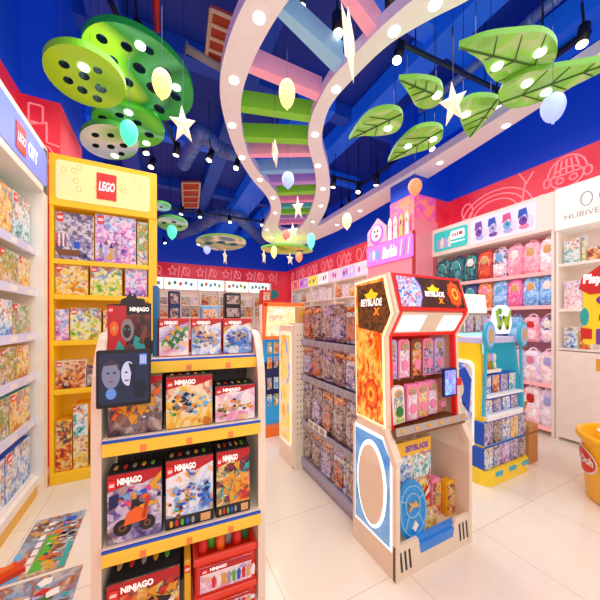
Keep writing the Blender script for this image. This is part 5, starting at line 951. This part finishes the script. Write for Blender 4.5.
for i in range(14):
    q = i*2.4; r = .04+.0165*i; x, y = pc.x+r*math.cos(q), pc.y+r*math.sin(q); c = ['lime', 'white', 'red', 'light blue', 'white', 'green', 'hot pink'][i % 7]
    o_ = MB(); o_.cyl((x, y, .402), (x, y, .51), .038, .04, pm('yellow' if c != 'yellow' else 'white'), 14); o = o_.build('dough_can', loc=(x, y, .402)); tag(o, 'small dough can with %s lid, %s outward from the tub middle' % (c, ORD[i]), 'dough can', 'small dough cans in the giant tub'); m2 = MB(); m2.cyl((x, y, .51), (x, y, .535), .042, .042, pm(c), 14); m2.build('lid', as_parent(o))
t = thing('cardboard_standee', 'yellow dough brand standee with red logo cloud, rising behind the giant tub', 'standee', (3.55, 1.02, .0)); f = FrT((3.43, 1.14, 1.28), (.85, -.5, 0), (0, 0, 1)); dy = mat('standee yellow', '#f2cf1e', .4, emit=.15)
mb = MB(); poly(mb, f, rrect(.0, .36, 0, .62, .03), -.012, 0, dy); mb.build('board', t)
mb = MB(); mb.prism([f.P(.19, -1.28, -.02), f.P(.29, -1.28, -.02), f.P(.29, .0, -.02), f.P(.19, .0, -.02)], f.n*-.02, dy); slab(mb, f, .10, .38, -.24, -.13, 0, .01, pm('gold')); mb.build('post', t)
mb = MB(); cl = [(-.05, .50), (-.02, .6), (.06, .66), (.14, .72), (.24, .73), (.34, .69), (.38, .6), (.34, .52), (.2, .47), (.05, .45)]; poly(mb, f, cl, 0, .008, pm('red')); mb.build('logo_cloud', t); mb = MB(); text(mb, f, 'Play-Doh', -.02, .34, .52, .63, .011, glow('white print', '#fff8ee', .5), .05, .1, .02); text(mb, f, 'Play-Doh', .12, .34, .2, .27, .004, pm('red'), .05, .1); mb.build('lettering', t)
mb = MB(); poly(mb, f, oval(-.0, .25, .035, .08, 12), .0, .008, pm('teal')); poly(mb, f, [(-.03, .05), (.06, .05), (.06, .14), (-.03, .15)], 0, .008, pm('red')); poly(mb, f, rrect(.1, .14, .0, .14, .01, 2), 0, .008, pm('purple')); poly(mb, f, rrect(.2, .3, .0, .06, .01, 2), 0, .008, pm('purple')); poly(mb, f, oval(.16, .4, .06, .04, 12), 0, .008, pm('purple')); poly(mb, f, oval(.26, .38, .05, .035, 12), 0, .008, pm('light blue')); mb.build('dough_blob', t)

# ================================================================== COLUMN FIXTURE with doll signs
t = thing('display_unit', 'pink display unit with purple lettered sign against the column', 'display unit', (4.2, 4.1, 0)); pk_ = mat('soft pink laminate', '#f08a96', .4, emit=.15); XB = 3.98; b0, b1 = 3.54, 4.75
mb = MB(); mb.box(XB, 4.03, b0, b1, 0, 2.3, pk_); mb.box(XB, 4.6, b0, b0+.035, 2.3, 3.3, pk_); mb.box(XB-.0, 4.03, b0, b1, 2.3, 3.08, pk_); mb.build('casing', t)
f = Fr('-X', (XB, 0, 0)); mb = MB(); poly(mb, f, rrect(-b1, -b0, 2.62, 3.02, .03), 0, .03, mat('purple sign glow', '#c470e0', .4, emit=.5)); s = mb.build('sign_face', t); spn = as_parent(s)
mb = MB(); text(mb, f, 'Barbie', -4.28, -3.9, 2.70, 2.94, .034, glow('white letters', '#ffffff', .7), .04, .2); mb.build('lettering', spn)
mb = MB(); [poly(mb, f, oval(-4.64+i*.11, 2.82, .045, .11, 12), .03, .036, pm(['lavender', 'white', 'light blue'][i])) for i in range(3)]; [stroke(mb, f, [(-3.82+i*.09, 2.68), (-3.78+i*.09, 2.97)], .025, .03, .036, pm(['white', 'grey', 'white'][i])) for i in range(3)]; mb.build('sign_print', spn)
mb = MB(); poly(mb, f, [(-4.73, 3.04), (-4.18, 3.04), (-4.18, 3.34), (-4.42, 3.56), (-4.73, 3.34)], 0, .03, mat('pink house board', '#f6a8b8', .4, emit=.3)); s2 = mb.build('house_sign', t); mb = MB(); poly(mb, f, oval(-4.45, 3.24, .2, .2, 20), .03, .036, mat('magenta glow', '#d04ac8', .4, emit=.5)); poly(mb, f, oval(-4.45, 3.26, .15, .16, 18), .036, .04, pm('white')); poly(mb, f, oval(-4.49, 3.3, .02, .03, 8), .04, .044, blk); poly(mb, f, oval(-4.41, 3.3, .02, .03, 8), .04, .044, blk); poly(mb, f, oval(-4.44, 3.2, .05, .03, 10), .04, .044, pm('hot pink')); mb.build('sign_print', as_parent(s2))
mb = MB(); 
for i in range(4): cu = -4.1+i*.14; poly(mb, f, [(cu-.045, 3.04), (cu+.045, 3.04), (cu+.035, 3.25), (cu+.045, 3.36), (cu, 3.46), (cu-.045, 3.36), (cu-.035, 3.25)], 0, .02, mat('cutout '+str(i), ['#ffffff', '#f8e8c8', '#e8b86a', '#f4d8c8'][i], .4, emit=.25)); poly(mb, f, oval(cu, 3.3, .02, .05, 8), .02, .024, pm(['yellow', 'tan', 'brown', 'gold'][i]))
mb.build('figure_cutout', t)
mb = MB(); mb.box(4.03, 4.035, 3.5, 3.58, 3.1, 3.2, pk_)
f = Fr('-Y', (4.04, 3.578, 0)); mb = MB(); slab(mb, f, 0, .55, 3.13, 3.75, 0, .006, art('orange pink column print', ['#e8503a', '#f89a5a', '#f06a9a', '#c84ac8', '#f8c08a'], 4, .3, .4, 0)); mb.build('column_print', {'r': wc, 'o': Vector((0, 0, 0))})
f = Fr('-X', (4.038, 0, 0)); mb = MB(); slab(mb, f, -4.16, -3.58, 3.06, 3.75, 0, .006, MATS['orange pink column print']); stroke(mb, f, oval(-3.85, 3.4, .15, .2, 18), .02, .006, .01, ink, True); mb.build('column_print', {'r': wc, 'o': Vector((0, 0, 0))})

# ================================================================== LONG RIGHT FIXTURE beyond column
XF = 5.0; fa, fb = 4.3, 10.9
u = thing('shelf_unit', 'long pale wall shelving with a row of bright signs running to the far corner', 'shelving', (5.15, 7.6, 0)); mb = MB(); mb.box(5.25, 5.29, fa, fb, 0, 2.8, wh2); mb.build('back_panel', u)
mb = MB(); mb.box(XF, 5.29, fa, fb, 2.72, 3.13, wh2, .004); hd = mb.build('sign_header', u); hp = as_parent(hd); f = Fr('-X', (XF, 0, 0)); n = 9; cs = ['#e85a4a', '#b070e0', '#e8d84a', '#f4f0f8', '#f0b8d8', '#b8a8e8', '#f0c8e0', '#e8a8d8', '#d8b8f0']
for i in range(n):
    y_ = fb-.1-i*(fb-fa-.1)/n; w_ = (fb-fa)/n-.08; mb = MB(); slab(mb, f, -y_, -y_+w_, 2.76, 3.09, 0, .008, mat('row sign %d' % i, cs[i], .4, emit=.55))
    for k in range(4): poly(mb, f, oval(-y_+w_*(.2+.2*k), 2.92+.03*(k % 2), w_*.07, .09, 10), .008, .012, pm(['white', 'purple', 'hot pink', 'white'][(k+i) % 4] if i != 2 else ['green', 'white', 'blue', 'yellow'][k]))
    mb.build('sign_face', hp)
for z in (2.2, 1.65, 1.1, .55, .12): mb = MB(); mb.box(XF, 5.25, fa, fb, z-.03, z, wh2); mb.build('shelf', u)
for y_ in (fa, 6.0, 7.6, 9.2, fb-.03): mb = MB(); mb.box(XF, 5.25, y_, y_+.03, 0, 2.72, wh2); mb.build('upright', u)
kl = list(ARTS)
cnt = 0
for ri, z in enumerate((2.2, 1.65)):
    y_ = fb-.1; k = 0
    while y_ > fa+.5:
        w_ = R.uniform(.3, .44)
        if any(abs(y_-w_/2-q) < w_/2+.04 for q in (6.015, 7.615, 9.215)): y_ -= .08; continue
        k2 = R.choice(['orange and yellow', 'light pink and cream', 'mixed colourful', 'orange and brown', 'purple and pink', 'teal and white'])
        product(Fr('-X', (XF+.03, y_, z+.001)), w_, R.uniform(.3, .44), .15, k2, '%s toy box, %s from far end, %s shelf below sign row' % (k2, ORD[k], ['upper', 'lower'][ri]), 'boxes on the %s shelf of the long right wall shelving' % ['upper', 'lower'][ri], pm('white'), sc=9, bev=0); y_ -= w_+.03; k += 1

# ================================================================== BACK WALL FIXTURE
YB = 11.85; ba, bb = -.9, 4.45
u = thing('shelf_unit', 'pale back wall shelving with bright lit header signs and open cubbies', 'shelving', (1.8, 12.0, 0)); mb = MB(); mb.box(ba, bb, 12.1, 12.14, 0, 2.7, wh2); mb.build('back_panel', u)
mb = MB(); mb.box(ba, bb, YB, 12.14, 2.72, 3.13, wh2); hd = mb.build('sign_header', u); hp = as_parent(hd); f = Fr('-Y', (0, YB, 0))
for i, (x, w_, c) in enumerate(((-.8, .9, '#eef6f6'), (.15, 1.15, '#f4faf8'), (1.35, 1.0, '#dff0f4'), (2.45, .95, '#fbe8d8'), (3.45, .9, '#e8f4fa'))):
    mb = MB(); slab(mb, f, x, x+w_, 2.68, 3.11, 0, .01, mat('back sign %d' % i, c, .4, emit=.9)); [poly(mb, f, oval(x+w_*(.15+.17*k), 2.9+.04*(k % 2), .06, .08, 8), .01, .016, pm(['light blue', 'lime', 'teal', 'orange', 'light blue'][(k+i) % 5])) for k in range(5)]; mb.build('sign_face', hp)
for z in (2.1, 1.62, 1.14): mb = MB(); mb.box(ba, bb, YB, 12.1, z-.04, z, wh2); mb.build('shelf', u)
for i in range(8): x = ba+.1+i*.74; mb = MB(); mb.box(x, x+.05, YB, 12.1, 0, 2.7, wh2); mb.build('upright', u)
for ri, z in enumerate((2.1, 1.62)):
    for i in range(14):
        x = ba+.17+(i//2)*.74+(i % 2)*.33; k2 = ['orange and brown', 'light pink and cream', 'mixed colourful', 'red and gold', 'dark brown and grey', 'orange and yellow'][(i*5+ri*2) % 6]; product(Fr('-Y', (x, YB+.03, z+.001)), R.uniform(.24, .29), R.uniform(.26, .42), .15, k2, '%s box, %s from left, %s shelf of the back wall shelving' % (k2, ORD[i], ['upper', 'middle'][ri]), 'boxes on the %s shelf of the back wall shelving' % ['upper', 'middle'][ri], pm('white'), name='boxed_item', cat='box', sc=8, bev=0)
# free-standing posts before the back shelves
for x, y, h, w_, c, l in ((2.05, 9.0, 2.35, .5, 'black', 'tall black display tower in front of the back wall shelving'), (3.15, 9.0, 2.5, .32, 'red', 'tall red display tower in front of the back wall shelving'), (1.3, 8.6, 1.9, .5, 'light blue', 'low pale blue counter sign behind the three gondola top boxes'), (.35, 8.6, 2.3, .3, 'navy', 'narrow dark blue display tower beside the yellow shelving')):
    t = thing('display_tower', l, 'display stand', (x, y, 0)); mb = MB(); mb.box(x-w_/2, x+w_/2, y-.15, y+.15, 0, h, pm(c), .03); mb.build('body', t); f = Fr('-Y', (x-w_/2, y-.15, 0)); mb = MB(); [slab(mb, f, .05, w_-.05, h-.35-k*.4, h-.08-k*.4, 0, .01, A('dark brown and grey' if c in ('black', 'navy') else 'orange and brown', 8)) for k in range(3)]; mb.build('display_panel', t)
mb = MB(); p = Vector((4.62, 11.9, 2.66)); mb.cyl(p, p+Vector((0, .12, 0)), .2, .2, pm('teal'), 24); mb.cyl(p+Vector((0, .12, 0)), (p.x, 12.2, p.z), .03, .03, pm('white'), 8); o = mb.build('hanging_sign_disc', loc=p); tag(o, 'round teal sign on the red back wall right of the lit headers', 'sign')

# ================================================================== LIGHT, CAMERA
def area(loc, sx, sy, pw, col=(1, .965, .93), rot=(0, 0, 0)):
    l = bpy.data.lights.new('area_light', 'AREA'); l.shape = 'RECTANGLE'; l.size = sx; l.size_y = sy; l.energy = pw; l.color = col
    o = bpy.data.objects.new('area_light', l); C.objects.link(o); o.location = loc; o.rotation_euler = rot
area((-.1, 2.2, 3.9), 1.0, 2.6, 36); area((1.2, 1.5, 4.0), 1.2, 4, 40); area((2.9, .9, 4.0), 1.6, 3, 50); area((2.5, 4.2, 4.0), 2.5, 2.5, 52); area((2.2, 8, 4.0), 4, 5, 140); area((.6, 5.6, 4.0), 1.5, 3, 40)
area((.6, -1.2, 2.6), 3.2, 2.2, 44, (1, .97, .93), (math.radians(75), 0, math.radians(-20)))
area((1.6, 3.0, .6), 3.5, 5, 10, (.8, .88, 1), (math.pi, 0, 0))
w = bpy.data.worlds.new('World'); bpy.context.scene.world = w; w.use_nodes = True; w.node_tree.nodes['Background'].inputs[0].default_value = (1, .98, .96, 1); w.node_tree.nodes['Background'].inputs[1].default_value = .62
cam = bpy.data.cameras.new('camera'); co = bpy.data.objects.new('camera', cam); C.objects.link(co); co.location = (0, 0, H)
co.rotation_euler = (math.radians(90), 0, -math.atan2(FW.x, FW.y)); cam.sensor_width = 36; cam.lens = F/600*36; cam.shift_y = 20/600; cam.clip_start = .05
bpy.context.scene.camera = co
bpy.context.scene.view_settings.view_transform = 'Standard'; bpy.context.scene.view_settings.exposure = 0.0
